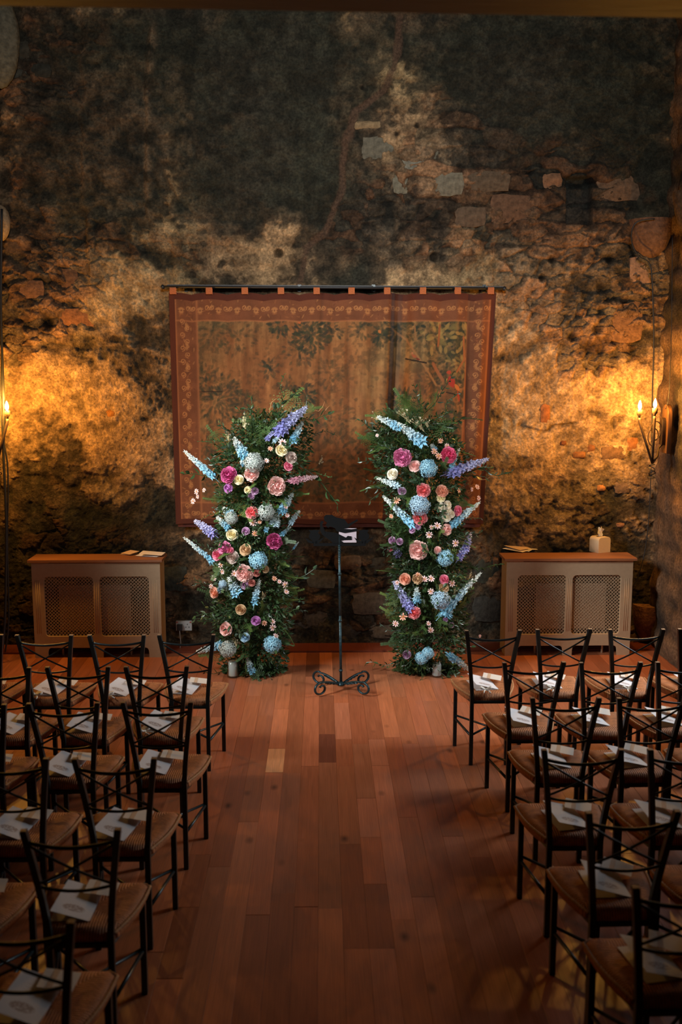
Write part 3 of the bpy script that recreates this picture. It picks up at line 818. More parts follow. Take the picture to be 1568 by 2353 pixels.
# lake / meadow line at the bottom
q = sst(.80, .83, V)[..., None] * .25; img = img * (1 - q) + c3(74, 70, 48) * q
# border band with scrolls and leaf sprays
bt, bl = .117, .083
inb = (V < bt) | (V > 1 - .095) | (U < bl) | (U > 1 - bl)
bc = c3(116, 68, 42) * (.75 + .5 * fbm(U * 30, V * 30, 1, 3, 70))[..., None]
img = np.where(inb[..., None], bc, img)
OR = c3(176, 116, 68); OB = c3(150, 90, 52)


def scroll(cu, cv, r, sgn, ph):
    n = 26
    for i in range(n):
        t = i / n; a_ = ph + sgn * t * 2 * pi * 1.3; rr_ = r * (1 - .8 * t)
        stamp(cu + cos(a_) * rr_, cv + sin(a_) * rr_ * AR, .0030, .0017, a_ + pi / 2, OR, .6)


def spray(cu, cv, r, ph):
    for i in range(-3, 4): a_ = ph + i * .38; stamp(cu + cos(a_) * r * .6, cv + sin(a_) * r * .6 * AR, r * .45, .0022, a_, OR, .7)


for i in range(380):
    a_ = tr.random(); q_ = tr.random()
    cu, cv = [(a_, .03 + q_ * .08), (a_, .915 + q_ * .055), (.025 + q_ * .05, a_), (.925 + q_ * .05, a_)][i % 4]
    stamp(cu, cv, tr.uniform(.004, .009), .0022, tr.random() * 6, tr.choice([OR, OB, c3(96, 54, 34)]), .5)
for i in range(34):
    cu = .03 + i * .0285
    for cv in (.062, .952):
        if i % 2: scroll(cu, cv, .009, 1, 0); scroll(cu + .013, cv, .008, -1, pi)
        else: spray(cu + .006, cv + .012, .012, -pi / 2); spray(cu + .006, cv + .012, .009, pi / 2); stamp(cu + .006, cv + .026, .009, .003, 0, OB, .8)
for i in range(29):
    cv = .12 + i * .0285
    for cu in (.045, .955):
        scroll(cu + (.008 if i % 2 else -.008), cv, .009, 1 if i % 2 else -1, pi / 2)
        if i % 3 == 0: spray(cu, cv + .02, .014, 0 if cu < .5 else pi)
for a_, b_ in ((bt, 'h'), (1 - .095, 'h'), (bl, 'v'), (1 - bl, 'v'), (.018, 'h'), (.018, 'v'), (.982, 'v')):
    q = (np.exp(-(((V if b_ == 'h' else U) - a_) / .0035) ** 2) * .6)[..., None]; img = img * (1 - q) + c3(170, 104, 62) * q
hemL = (U < .018) | (V > .978); hemT = V < .028
img = np.where((hemL | hemT | (U > .985))[..., None], c3(84, 40, 26) * np.ones_like(img), img)
img = np.clip(img * .95, 0, 1)
tw, th_ = 600, 440
TU, TV = np.meshgrid(np.linspace(0, 1, tw), np.linspace(0, 1, th_))
TLp, TRp, BLp, BRp = ony(388, 672, 8.70), ony(1141, 672, 8.70), ony(404, 1205, 8.68), ony(1111, 1206, 8.68)
Xt = (TLp.x * (1 - TU) + TRp.x * TU) * (1 - TV) + (BLp.x * (1 - TU) + BRp.x * TU) * TV
tabs = [(px_ - 388) / 753 for px_ in (398, 481, 563, 646, 728, 808, 890, 972, 1052, 1128)]
sag = np.min(np.stack([np.abs(TU - t) for t in tabs]), 0) / .055
Zt = TLp.z * (1 - TV) + BLp.z * TV - .020 * np.clip(sag, 0, 1) ** 2 * (1 - TV) ** 6 + .006 * np.sin(TU * 23) * TV
fold = np.zeros_like(TU)
for fx, fw, fa in ((.688, .013, -.095), (.660, .018, .035), (.718, .016, .050), (.60, .014, .016), (.555, .012, -.014), (.49, .011, .014), (.47, .008, -.012), (.40, .016, -.012), (.36, .02, .012), (.955, .014, .040), (.925, .012, -.03), (.985, .01, -.02), (.80, .02, .018), (.84, .016, -.016), (.20, .02, .008), (.10, .02, -.008), (.27, .015, -.009), (.885, .016, .02)):
    drift = fx + .008 * np.sin(TV * 3 + fx * 20)
    fold += fa * np.exp(-((TU - drift) / fw) ** 2) * (.35 + .65 * np.sin(np.clip(TV * 1.25 + .12, 0, 1) * pi) ** .6)
for t in tabs: fold += .010 * np.exp(-((TU - t) / .012) ** 2) * np.exp(-TV * 9)
fold += .006 * (fbm(TU * 26, TV * 5, 1, 4, 90) - .5) * 2 + .010 * (fbm(TU * 6, TV * 3, 1, 3, 92) - .5)
Yt = 8.70 - fold * .8 - .01 * TV
Pt = np.stack([Xt, Yt, Zt], -1)
iu = np.clip((TU * (NW - 1)).astype(int), 0, NW - 1); iv = np.clip((TV * (NH - 1)).astype(int), 0, NH - 1)
tap = thing('tapestry', 'large faded woven tapestry of trees and birds hanging on the end wall', 'tapestry', (0, 0, 0))
o = mk('woven_panel', grid_mesh('woven_panel', Pt[::-1], img[iv, iu][::-1]), tap, m=M['cloth'])
mb = MB(); wv = [(BLp.x + .005, BLp.z + .01), (BRp.x - .005, BRp.z + .01), (BRp.x - .03, BRp.z - .028), (BLp.x + .02, BLp.z - .028)]
me = extrude2d('hem', wv, (), .012); o = mk('hem', me, tap, (0, 8.72, 0), m=M['hem'])
for px_ in (398, 481, 563, 646, 728, 808, 890, 972, 1052, 1128):
    p = ony(px_, 664, 8.69); mb = MB(); r_ = .018; n = 10
    prof = [(0, -.012 - .05), (0, -.012)] + []
    pts = [(-.013, -.045)] + [(-.016 * cos(t), .016 * sin(t)) for t in [i * pi / 8 for i in range(9)]] + [(.013, -.045)]
    vs = []; fs = []
    for s_ in (-.027, .027):
        for (yy, zz_) in pts: vs.append((s_, yy, zz_))
    m_ = len(pts); fs = [(i, i + 1, m_ + i + 1, m_ + i) for i in range(m_ - 1)]
    mb.add(vs, fs); me = mb.mesh('tab'); o = mk('tab', me, tap, (p.x, 8.68, p.z), m=M['tab'])
rodt = thing('curtain_rod', 'long thin black iron rod carrying the tapestry', 'rod')
a, b = ony(374, 659, 8.68), ony(1160, 663, 8.68)
mb = MB(); mb.tube([a, b], .011, 10); mk('rod', mb.mesh('rod'), rodt, m=M['rod'])
mb = MB(); mb.tube([Vector((a.x + .03, 8.745, a.z + .012)), Vector((b.x, 8.745, b.z + .012))], .016, 4, square=True); mk('batten', mb.mesh('batten', False), rodt, m=M['rod'])
for q in (a, b):
    mb = MB(); mb.lathe([(0, -.02), (.014, -.016), (.018, 0), (.012, .014), (0, .02)], 10, tuple(q)); mk('finial', mb.mesh('finial'), rodt, m=M['rod'])
for px_ in (424, 688, 860, 1118):
    p = ony(px_, 660, 8.68); mb = MB(); mb.box((p.x, 8.74, p.z + .003), (.02, .13, .02)); mb.box((p.x, 8.79, p.z), (.03, .012, .06)); mk('bracket', mb.mesh('bracket', False), rodt, m=M['iron'])


# ------------------------------------------------------------------ chairs
def seat_outline(n=9):
    fw, rw, d = .197, .118, .35
    pts = []
    pts.append((-fw + .02, d)); pts.append((fw - .02, d))
    for i in range(n):
        t = i / (n - 1); x = fw * (1 - t) + rw * t + .018 * sin(t * pi); pts.append((x, (d - .02) * (1 - t)))
    for i in range(n - 1, -1, -1):
        t = i / (n - 1); x = fw * (1 - t) + rw * t + .018 * sin(t * pi); pts.append((-x, (d - .02) * (1 - t)))
    return pts


def seat_mesh():
    out = seat_outline(); cx_, cy_ = 0, .175; mb = MB(); rings = [1, .96, .85, .6, .3]; zs = [0, .012, .019, .020, .014]
    vs = []; n = len(out)
    vs += [(x * .97, y * .98 + .004, -.040) for x, y in out]; vs += [(x * 1.01, (y - .175) * 1.03 + .175, -.026) for x, y in out]; vs += [(x * 1.015, (y - .175) * 1.035 + .175, -.010) for x, y in out]
    for r_, z in zip(rings, zs): vs += [(cx_ + (x - cx_) * r_, cy_ + (y - cy_) * r_, z) for x, y in out]
    vs.append((cx_, cy_, .010)); fs = []
    for j in range(len(rings) + 2):
        for i in range(n): fs.append((j * n + i, j * n + (i + 1) % n, (j + 1) * n + (i + 1) % n, (j + 1) * n + i))
    for i in range(n): fs.append(((len(rings) + 2) * n + i, (len(rings) + 2) * n + (i + 1) % n, len(vs) - 1))
    mb.add([(x, y - .175, z) for x, y, z in vs], [tuple(reversed(f)) for f in fs]); return mb.mesh('seat')


def rope_mesh(sg_):
    """twisted cord along the two curved sides"""
    mb = MB()
    out = seat_outline()
    for sg in (sg_,):
        side_ = [(x * 1.02, y - .175, .001) for x, y in out[2:11]] if sg > 0 else [(x * 1.02, y - .175, .001) for x, y in out[11:]]
        side_ = ([(sg * .17, .179, .001)] + side_) if sg > 0 else (side_ + [(sg * .17, .179, .001)])
        P_ = []
        for a_, b_ in zip(side_[:-1], side_[1:]):
            a_, b_ = Vector(a_), Vector(b_); n = max(1, int((b_ - a_).length / .008))
            for k in range(n): P_.append(a_ + (b_ - a_) * (k / n))
        P_.append(Vector(side_[-1])); mb.tube(P_, [.0056 if i % 2 else .0084 for i in range(len(P_))], 6)
    return mb.mesh('cord')


ZS = .455; LEAN = .075; TW = .165; RW_ = .112; TOPZ = .90


def backx(z):
    if z < ZS: return RW_, 0.0
    t = (z - ZS) / (TOPZ - ZS); return RW_ + (TW - RW_) * (t ** 1.25), -LEAN * t ** 1.3


cm = {}
cm['seat'] = seat_mesh(); cm['cord-1'] = rope_mesh(-1); cm['cord1'] = rope_mesh(1)
for s in (-1, 1):
    mb = MB(); mb.tube([(s * .172, .325, 0), (s * .172, .325, ZS - .01)], .0165, 4, square=True); cm['leg%d' % s] = mb.mesh('front_leg', False)
    pts = []
    for z in [0, .22, .40, .46, .54, .62, .70, .78, .86, TOPZ]:
        x, y = backx(z); pts.append((s * x, y, z))
    mb = MB(); mb.tube(pts, .0165, 4, square=True); cm['post%d' % s] = mb.mesh('back_post', False)
    x, y = backx(TOPZ); mb = MB(); mb.box((s * x, y - .0, TOPZ + .001), (.021, .021, .004)); cm['cap%d' % s] = mb.mesh('post_cap', False)


def rail(z0, sagd, r_):
    x, y = backx(z0); mb = MB(); mb.tube([(x * (2 * i / 10 - 1), y - sagd * (1 - (2 * i / 10 - 1) ** 2), z0 - .012 * (1 - (2 * i / 10 - 1) ** 2)) for i in range(11)], r_, 8); return mb.mesh('rail')


cm['top'] = rail(.853, .028, .0075); cm['low'] = rail(.665, .016, .006)
for s in (-1, 1):
    x0, y0 = backx(.845); x1, y1 = backx(.672); pts = []
    for i in range(9):
        t = i / 8; xx = -s * x0 * (1 - t) + s * x1 * t; yy = y0 * (1 - t) + y1 * t - .02 * sin(t * pi) - .004 * s; pts.append((xx, yy, .845 * (1 - t) + .672 * t))
    mb = MB(); mb.tube(pts, .005, 6); cm['cross%d' % s] = mb.mesh('cross_bar')
mb = MB(); mb.tube([(-RW_, 0, .415), (RW_, 0, .415)], .011, 4, square=True); mb.tube([(-.172, .325, .425), (.172, .325, .425)], .011, 4, square=True)
for s in (-1, 1): mb.tube([(s * RW_, 0, .42), (s * .158, .17, .425), (s * .172, .325, .41)], .011, 4, square=True)
cm['frame'] = mb.mesh('seat_frame', False)
for s in (-1, 1):
    mb = MB(); mb.tube([(s * RW_, 0, .19), (s * .172, .325, .19)], .008, 8); cm['side%d' % s] = mb.mesh('stretcher')
    mb = MB(); mb.tube([(s * RW_, 0, .205 + s * .008), (-s * .172, .325, .205 + s * .008)], .007, 8); cm['diag%d' % s] = mb.mesh('stretcher')


def make_chair():
    t = thing('chair', '', 'chair')
    mk('seat', cm['seat'], t, (0, .185, ZS - .004), m=M['rush'])
    for s in (-1, 1):
        mk('seat_cord', cm['cord%d' % s], t, (0, .185, ZS - .004), m=M['rope'])
        mk('leg', cm['leg%d' % s], t, m=M['iron']); q = mk('back_post', cm['post%d' % s], t, m=M['iron']); mk('post_cap', cm['cap%d' % s], q, m=M['post_cap'])
        mk('cross_bar', cm['cross%d' % s], t, m=M['iron']); mk('stretcher', cm['side%d' % s], t, m=M['iron']); mk('stretcher', cm['diag%d' % s], t, m=M['iron'])
    mk('top_rail', cm['top'], t, m=M['iron']); mk('lower_rail', cm['low'], t, m=M['iron']); mk('seat_frame', cm['frame'], t, m=M['iron'])
    return t


# rows: y of the rear posts' feet, centre x of every chair (from the tops of the back posts)
def cx_at(px, yrow): # centre x for pixel column px of the post tops
    r = ray(px, 1450); yt = yrow - LEAN
    # find the point at height TOPZ and depth yt
    lo = CAM; best = None
    # px depends on x only weakly through py: iterate
    x = 0
    for _ in range(8):
        q, py = px_of(x, yt, TOPZ); x += (px - q) / F * yt
    return x


ROWS_L = [(5.98, (-.822, -1.245, -1.684, -2.114)), (5.33, (-.90, -1.325, -1.75)), (4.73, (-.80, -1.255, -1.70)), (4.04, (-.864, -1.315)), (3.41, (-.888, -1.335)), (2.82, (-.905,))]
ROWS_R = [(6.04, (1.061, 1.503, 1.955, 2.389)), (5.35, (1.170, 1.594, 2.018)), (4.77, (1.203, 1.627, 2.051)), (4.10, (1.112, 1.565)), (3.51, (1.139, 1.56)), (2.98, (1.148,))]
ROWN = ['front', 'second', 'third', 'fourth', 'fifth', 'nearest']
COLN = ['on the aisle', 'second from aisle', 'third from aisle', 'fourth from aisle']
chair0 = make_chair(); build_kids(); first = True
CH = []
cr_ = random.Random(4)
for side, rows in (('left', ROWS_L), ('right', ROWS_R)):
    for ri_, (yr, cs) in enumerate(rows):
        order = sorted(cs, key=abs)
        for ci, px_ in enumerate(order):
            c = chair0 if first else copy_tree(chair0); first = False
            x = px_
            rz = cr_.uniform(-.02, .02) + (.0 if side == 'left' else 0)
            c.location = (x, yr + cr_.uniform(-.012, .012), 0); c.rotation_euler = (0, 0, rz)
            c['label'] = 'black metal cross-back rush-seat chair, %s block, %s row, %s' % (side, ROWN[ri_], COLN[ci])
            c['group'] = 'chairs of the %s block' % side
            CH.append((c, side, ri_, ci))


# programmes: folded card slightly open, and a small card laid over its far corner
def sheet(w, l, curl=0.0, th=.0008, nseg=6):
    mb = MB(); vs = []; fs = []
    for s_ in (0, 1):
        for j in range(nseg + 1):
            y = -l / 2 + l * j / nseg
            for x in (-w / 2, w / 2): vs.append((x, y, curl * (j / nseg) ** 2 + s_ * th))
    n2 = (nseg + 1) * 2
    for j in range(nseg):
        a_ = j * 2; fs += [(n2 + a_, n2 + a_ + 1, n2 + a_ + 3, n2 + a_ + 2), (a_, a_ + 2, a_ + 3, a_ + 1), (a_, n2 + a_, n2 + a_ + 2, a_ + 2), (a_ + 1, a_ + 3, n2 + a_ + 3, n2 + a_ + 1)]
    fs += [(0, 1, n2 + 1, n2), (n2 - 2, 2 * n2 - 2, 2 * n2 - 1, n2 - 1)]
    mb.add(vs, fs); return mb.mesh('sheet', False)


sh_cover, sh_back, sh_small, sh_strip = sheet(.150, .215), sheet(.150, .215), sheet(.12, .10), sheet(.02, .10)


def bow_mesh():
    mb = MB()
    for s in (-1, 1):
        pts = [(0, 0, .004)] + [(s * (.005 + .022 * sin(t)), .010 * cos(t) * 1, .006 + .010 * sin(t)) for t in [.4 + i * .5 for i in range(5)]] + [(0, 0, .006)]
        mb.tube(pts, [.002, .005, .006, .006, .006, .005, .002], 5); mb.tube([(0, 0, .004), (s * .012, -.02, .003), (s * .016, -.045, .002)], [.002, .004, .003], 5)
    mb.lathe([(0, 0), (.005, .003), (.005, .008), (0, .011)], 8); return mb.mesh('bow')


bow = bow_mesh()


def make_programme(kind=0):
    t = thing('programme', '', 'card')
    q = mk('back_page', sh_back, t, (-.003, -.004, .002), (0, 0, .035), M['paper'])
    mk('cover', sh_cover, t, (.0, .0, .0235), (R(2), R(15), 0), M['card'])
    return t


pr0 = make_programme(); en0 = thing('envelope', '', 'card'); mk('card_face', sh_small, en0, m=M['envelope']); mk('card_band', sh_strip, en0, (-.02, 0, .0012), m=M['kraft'])
bw0 = mk('ribbon_bow', bow, m=M['ribbon']); build_kids(); fp = True; fb = True
for c, side, ri_, ci in CH:
    a_ = c.rotation_euler.z
    p = pr0 if fp else copy_tree(pr0); e = en0 if fp else copy_tree(en0); fp = False
    sL = side == 'left'
    ox = (-.045 if sL else -.015) + cr_.uniform(-.018, .018); oy = .18 + cr_.uniform(-.012, .02)
    Mx = c.matrix_basis
    zt = ZS + .016
    p.location = Mx @ Vector((ox, oy, zt)); p.rotation_euler = (0, 0, a_ + (R(cr_.uniform(-14, -4)) if sL else R(cr_.uniform(-4, 9))))
    e.location = Mx @ Vector((ox + .075, oy + .075, zt + .030)); e.rotation_euler = (R(1), R(7), a_ + R(cr_.uniform(-4, 8) if sL else cr_.uniform(-24, -12)))
    w = '%s block, %s row, %s' % (side, ROWN[ri_], COLN[ci])
    p['label'] = 'white folded programme, ' + w; p['group'] = 'programmes on the chairs'
    e['label'] = 'small pale card over programme, ' + w; e['group'] = 'small cards on the chairs'
    if (side == 'left' and ri_ == 0 and ci in (1, 2)) or (side == 'right' and ri_ == 0 and ci < 3) or (side == 'left' and ri_ == 1 and ci == 0):
        q = bw0 if fb else copy_tree(bw0); fb = False
        q.location = Mx @ Vector((ox + (-.06 if sL else .0), oy - .135, ZS + .022)); q.rotation_euler = (0, 0, cr_.uniform(-1, 1)); q.scale = (1.3,) * 3
        tag(q, 'cream ribbon bow on seat, ' + w, 'ribbon', 'ribbon bows on the seats')

# ------------------------------------------------------------------ music stand
sp = onz(784, 1586); stand = thing('music_stand', 'wrought iron music stand with scroll feet between the flower columns', 'music stand', (sp.x, sp.y, 0))
top = .0
px_top = ony(780, 1225, sp.y).x - sp.x
mb = MB(); mb.tube([(0, 0, .055), (px_top * .5, 0, .6)], .0105, 10); mk('pole', mb.mesh('pole'), stand, m=M['stand_iron'])
mb = MB(); mb.tube([(px_top * .5, 0, .585), (px_top * .95, 0, 1.10)], .0095, 8); mk('upper_pole', mb.mesh('pole'), stand, m=M['stand_iron'])
mb = MB(); n = 40; mb.tube([(px_top * (.92 + .06 * i / n), 0, 1.06 + .10 * i / n) for i in range(n + 1)], .0115, 4, square=True, twist=.28); mk('twisted_neck', mb.mesh('neck', False), stand, m=M['stand_iron'])
for z in (.56, .16, .93): mb = MB(); mb.lathe([(0, -.012), (.013, -.010), (.016, 0), (.013, .010), (0, .012)], 12, (px_top * z / 1.15, 0, z)); mk('collar', mb.mesh('collar'), stand, m=M['stand_iron'])
mb = MB(); mb.lathe([(0, -.012), (.03, -.010), (.034, 0), (.022, .010), (.012, .02), (0, .022)], 16, (0, 0, .052)); mk('hub', mb.mesh('hub'), stand, m=M['stand_iron'])
for ang in (R(222), R(-40), R(35), R(143)):
    pts = []
    dirv = Vector((cos(ang), sin(ang), 0)); n1 = 12
    for i in range(n1):
        t = i / (n1 - 1); pts.append(dirv * (.02 + .14 * t) + Vector((0, 0, .055 + .05 * sin(t * pi * .5))))
    rc = .052; c0 = dirv * .165 + Vector((0, 0, .057)); ctr = dirv * .165
    for i in range(22):
        t = i / 21; th2 = pi / 2 - t * 2 * pi * 1.12; rr_ = rc * (1 - .72 * t ** 1.5)
        pts.append(dirv * (.165 + rr_ * cos(th2) + .0) + Vector((0, 0, .060 + rr_ * sin(th2))))
    mb = MB(); mb.tube(pts, [.0075] * len(pts), 8); o = mk('leg', mb.mesh('leg'), stand, m=M['stand_iron'], scale=(1.28, 1.28, 1.0))
    mb = MB(); mb.tube([dirv * (.045 + .008 * i) + Vector((0, 0, .066 + .003 * i)) for i in range(11)], .011, 4, square=True, twist=.5); mk('twist', mb.mesh('twist', False), o, m=M['stand_iron'])
# tray (a sheet-iron silhouette of thistles and water birds)
TC = (785, 1253); yT = sp.y + .01
tray = thing('x', '', 'x')
k2 = 2287 / 7.75
def cp(cx5, cz5):  # crop pixels -> local metres around the tray's bottom centre
    return ((cx5 - 500) * .204 / k2, (455 - cz5) * .204 / k2 * 1.02)


tray.name = 'tray'; del tray['category']; del tray['label']; tray.parent = stand
tray.location = (px_top, .0, 1.155); tray.rotation_euler = (R(-14), 0, 0)


def cut(name, pts, lab=None):
    me = extrude2d(name, [cp(*q) for q in pts], (), .005); o = mk(name, me, tray, m=M['cutout'])
    if lab: o['label'] = lab
    return o


cut('ledge', [(215, 432), (792, 432), (796, 462), (212, 462)])


def thistle(cx5, sgn):
    def q(x, y): return (cx5 + sgn * x, y)
    pts = [q(-65, 285), q(-30, 292), q(0, 284), q(30, 290), q(58, 286), q(40, 318), q(62, 345), q(58, 380), q(30, 405), q(25, 432), q(-20, 432), q(-28, 400), q(-58, 378), q(-62, 345), q(-44, 318)]
    cut('thistle', pts if sgn > 0 else pts[::-1])
    cut('thistle_leaf', [q(-10, 436), q(-70, 425), q(-105, 370), q(-55, 400), q(-5, 420)]); cut('thistle_leaf', [q(10, 436), q(5, 415), q(50, 395), q(112, 368), q(70, 410), q(40, 436)])


thistle(225, 1); thistle(772, 1)
cut('water_bird', [(286, 215), (296, 190), (318, 188), (330, 204), (318, 212), (312, 250), (330, 300), (400, 312), (470, 320), (530, 350), (575, 372), (595, 352), (636, 358), (640, 396), (560, 398), (520, 405), (560, 436), (430, 436), (400, 400), (350, 370), (308, 335), (288, 290)])
cut('wild_bird', [(330, 145), (352, 122), (420, 122), (470, 150), (560, 172), (600, 225), (655, 195), (700, 172), (712, 186), (650, 225), (590, 268), (540, 275), (640, 280), (700, 272), (704, 300), (560, 322), (470, 300), (455, 270), (400, 250), (372, 262), (350, 240), (365, 205), (335, 185)])
for (a1, b1) in (((350, 235), (385, 268)), ((318, 250), (345, 320))):
    A_, B_ = cp(*a1), cp(*b1); mb = MB(); mb.tube([(A_[0], 0, A_[1]), (B_[0], 0, B_[1])], .003, 6); mk('wire', mb.mesh('wire'), tray, m=M['cutout'])
mb = MB(); mb.tube([(0, .006, -.02), (0, .006, .08)], .009, 8); mk('tray_socket', mb.mesh('socket'), tray, m=M['stand_iron'])
pa = mk('sheet_of_paper', sheet(.135, .11), loc=tuple(stand.location + Vector((px_top + .065, .022, 1.155 + .073))), rot=(R(90 - 14), R(0), 0), m=M['sheet'])
tag(pa, 'pale pinkish sheet of paper resting on the music stand ledge', 'paper')


# ------------------------------------------------------------------ radiator covers
def rrect(x0, z0, x1, z1, r, n=5):
    pts = []
    for cx_, cz_, a0 in ((x1 - r, z0 + r, -pi / 2), (x1 - r, z1 - r, 0), (x0 + r, z1 - r, pi / 2), (x0 + r, z0 + r, pi)):
        for i in range(n + 1): a_ = a0 + pi / 2 * i / n; pts.append((cx_ + r * cos(a_), cz_ + r * sin(a_)))
    return pts


RWD, RHT, RDP = 1.10, .85, .24
OW, OH, OZ = .425, .53, .19


def plus(cx_, cz_, a_=.0105, b_=.0036):
    return [(cx_ - b_, cz_ - a_), (cx_ + b_, cz_ - a_), (cx_ + b_, cz_ - b_), (cx_ + a_, cz_ - b_), (cx_ + a_, cz_ + b_), (cx_ + b_, cz_ + b_), (cx_ + b_, cz_ + a_), (cx_ - b_, cz_ + a_), (cx_ - b_, cz_ + b_), (cx_ - a_, cz_ + b_), (cx_ - a_, cz_ - b_), (cx_ - b_, cz_ - b_)]


holes = []
pit_ = .0300
for j in range(36):
    for i in range(15):
        x = -OW / 2 + .012 + i * pit_ + (pit_ / 2 if j % 2 else 0); z = .012 + j * pit_ / 2
        if x < OW / 2 - .005 and z < OH - .005: holes.append(plus(x, z))
grille_me = extrude2d('grille', [(-OW / 2 - .02, -.02), (OW / 2 + .02, -.02), (OW / 2 + .02, OH + .02), (-OW / 2 - .02, OH + .02)], holes, .005)
cxs = (-.24, .24)
fo = [(-RWD / 2, 0)]
for c in cxs:
    fo += [(c - .20, 0)] + [(c - .17 + .03 * cos(t), .045 + .045 * sin(t)) for t in (pi, pi * .83, pi * .66, pi * .5)] + [(c + .17 + .03 * cos(t), .045 + .045 * sin(t)) for t in (pi * .5, pi * .33, pi * .17, 0)] + [(c + .20, 0)]
fo += [(RWD / 2, 0), (RWD / 2, RHT)]
for c in cxs[::-1]: fo += [(c + .18, RHT), (c + .16, RHT - .012), (c - .16, RHT - .012), (c - .18, RHT)]
fo += [(-RWD / 2, RHT)]
front_me = extrude2d('front_panel', fo, [rrect(c - OW / 2, OZ, c + OW / 2, OZ + OH, .035)[::-1] for c in cxs], .018, .0015)


def radiator_cover(lx, rx, by, lab, side):
    c = onz((lx + rx) / 2, by); t = thing('radiator_cover', lab, 'radiator cover', (c.x, c.y, 0))
    mk('front_panel', front_me, t, (0, .009, 0), m=M['cream_paint'])
    for q in cxs: mk('grille', grille_me, t, (q, .020, OZ), m=M['cream_paint'])
    mb = MB(); mb.box((0, RDP / 2 - .012, RHT + .011), (RWD + .05, RDP + .045, .022)); mk('shelf', mb.mesh('shelf', False), t, m=M['wood_top'])
    for s in (-1, 1):
        mb = MB(); mb.box((s * (RWD / 2 - .009), RDP / 2 + .009, RHT / 2), (.018, RDP - .018, RHT)); mk('side_panel', mb.mesh('side', False), t, m=M['cream_paint'])
    for s in (-1, 0, 1):
        for q in (-1, 0, 1):
            mb = MB(); mb.tube([(s * (RWD / 2 - .046) + q * .016, -.001, OZ + .03), (s * (RWD / 2 - .046) + q * .016, -.001, OZ + OH - .03)], .0032, 6); mk('flute', mb.mesh('flute'), t, m=M['cream_paint'])
    mb = MB(); mb.box((0, 0, 0), (.62, .05, .40)); o = mk('radiator', mb.mesh('radiator', False), t, (.03 * side, .08, OZ + .25 - .01), m=M['radiator'])
    for q in (-.3, .3):
        mb = MB(); mb.tube([(q, 0, -.19), (q, 0, -.44)], .010, 8); mk('pipe', mb.mesh('pipe'), o, m=M['radiator'])
    return t


rc_r = radiator_cover(1157, 1450, 1506, 'cream fretwork radiator cover on the right, under the tissue box', 1)
rc_l = radiator_cover(77, 378, 1511, 'cream fretwork radiator cover in shade on the left', -1)
ZT = RHT + .022


def loose_card(px, py, w, l, rz, z, tilt, mname, lab, grp):
    p = onz(px, py, z); o = mk('card', sheet(w, l), loc=(p.x, p.y, z), rot=(tilt, 0, rz), m=M[mname]); tag(o, lab, 'card', grp); return o


G = 'spare cards on the radiator shelves'
loose_card(1196, 1262, .15, .21, R(60), ZT + .004, 0, 'paper', 'white card at the bottom of the pile on the right shelf', G)
loose_card(1188, 1262, .15, .21, R(48), ZT + .013, R(2), 'envelope', 'buff card in the middle of the pile on the right shelf', G)
loose_card(1190, 1257, .15, .19, R(38), ZT + .028, R(4), 'kraft', 'tan card on top of the pile on the right shelf', G)
loose_card(1218, 1261, .12, .10, R(4), ZT + .006, 0, 'envelope', 'small cream card at the right of the pile on right shelf', G)
loose_card(297, 1272, .11, .12, R(-20), ZT + .004, 0, 'kraft', 'tan card flat at the left of the left shelf pile', G)
loose_card(299, 1269, .11, .12, R(-35), ZT + .018, R(5), 'kraft', 'tan card raised on the left shelf', G)
loose_card(345, 1275, .15, .21, R(72), ZT + .004, 0, 'paper', 'white card below another near the left shelf end', G)
loose_card(350, 1271, .15, .20, R(86), ZT + .022, R(4), 'envelope', 'buff card on top near the left shelf end', G)
# tissue box
p = onz(1383, 1270, ZT); tb = thing('tissue_box', 'cream leather tissue box with tissue sticking up on the right radiator cover', 'tissue box', (p.x, p.y + .06, ZT), R(24))
prof = rrect(-.065, .0, .065, .135, .028, 5)
prof = [(x, z) if z > .06 else ((-.065 if x < 0 else .065), 0 if z < .03 else z) for x, z in prof]
seen = []
for q in prof:
    if q not in seen: seen.append(q)
mk('box', extrude2d('box', seen, (), .12, .003), tb, m=M['leather'])
mb = MB(); mb.box((0, 0, .138), (.075, .018, .003)); mk('slot', mb.mesh('slot', False), tb, m=M['black'])
vs = []; fs = []; n = 8
for j in range(n + 1):
    for i in range(7):
        u = i / 6 * 2 - 1; t = j / n; vs.append((u * (.012 + .022 * sin(t * 2.6)) + .006 * sin(t * 9), .006 * sin(u * 5 + t * 6) * (1 + t), .136 + .095 * t - .022 * abs(u) * t + .01 * sin(u * 6) * t))
for j in range(n):
    for i in range(6): fs.append((j * 7 + i, j * 7 + i + 1, (j + 1) * 7 + i + 1, (j + 1) * 7 + i))
mb = MB(); mb.add(vs, fs); mk('tissue', mb.mesh('tissue'), tb, m=M['tissue'])

# wall socket with plug and flex
p = ony(426, 1432, D); yw = 8.74; so = thing('wall_socket', 'grey double wall socket between left radiator cover and flowers', 'socket', (p.x, yw, p.z))
mb = MB(); mb.box((0, 0, 0), (.140, .03, .086)); mk('plate', mb.mesh('plate', False), so, m=M['plastic'])
for s in (-1, 1):
    mb = MB(); mb.box((s * .060, -.017, .034), (.012, .006, .010)); mk('switch', mb.mesh('switch', False), so, m=M['red'])
for dx, dz in ((.028, .014), (.042, -.012), (.014, -.012)):
    mb = MB(); mb.box((dx + .004, -.0155, dz), (.006, .003, .010)); mk('pin_hole', mb.mesh('hole', False), so, m=M['black'])
plg = thing('plug', 'black three-pin plug in the left half of the wall socket', 'plug', (p.x - .035, yw - .035, p.z - .008))
mb = MB(); mb.box((0, 0, 0), (.046, .036, .050)); mk('plug_body', mb.mesh('plug', False), plg, m=M['black'])
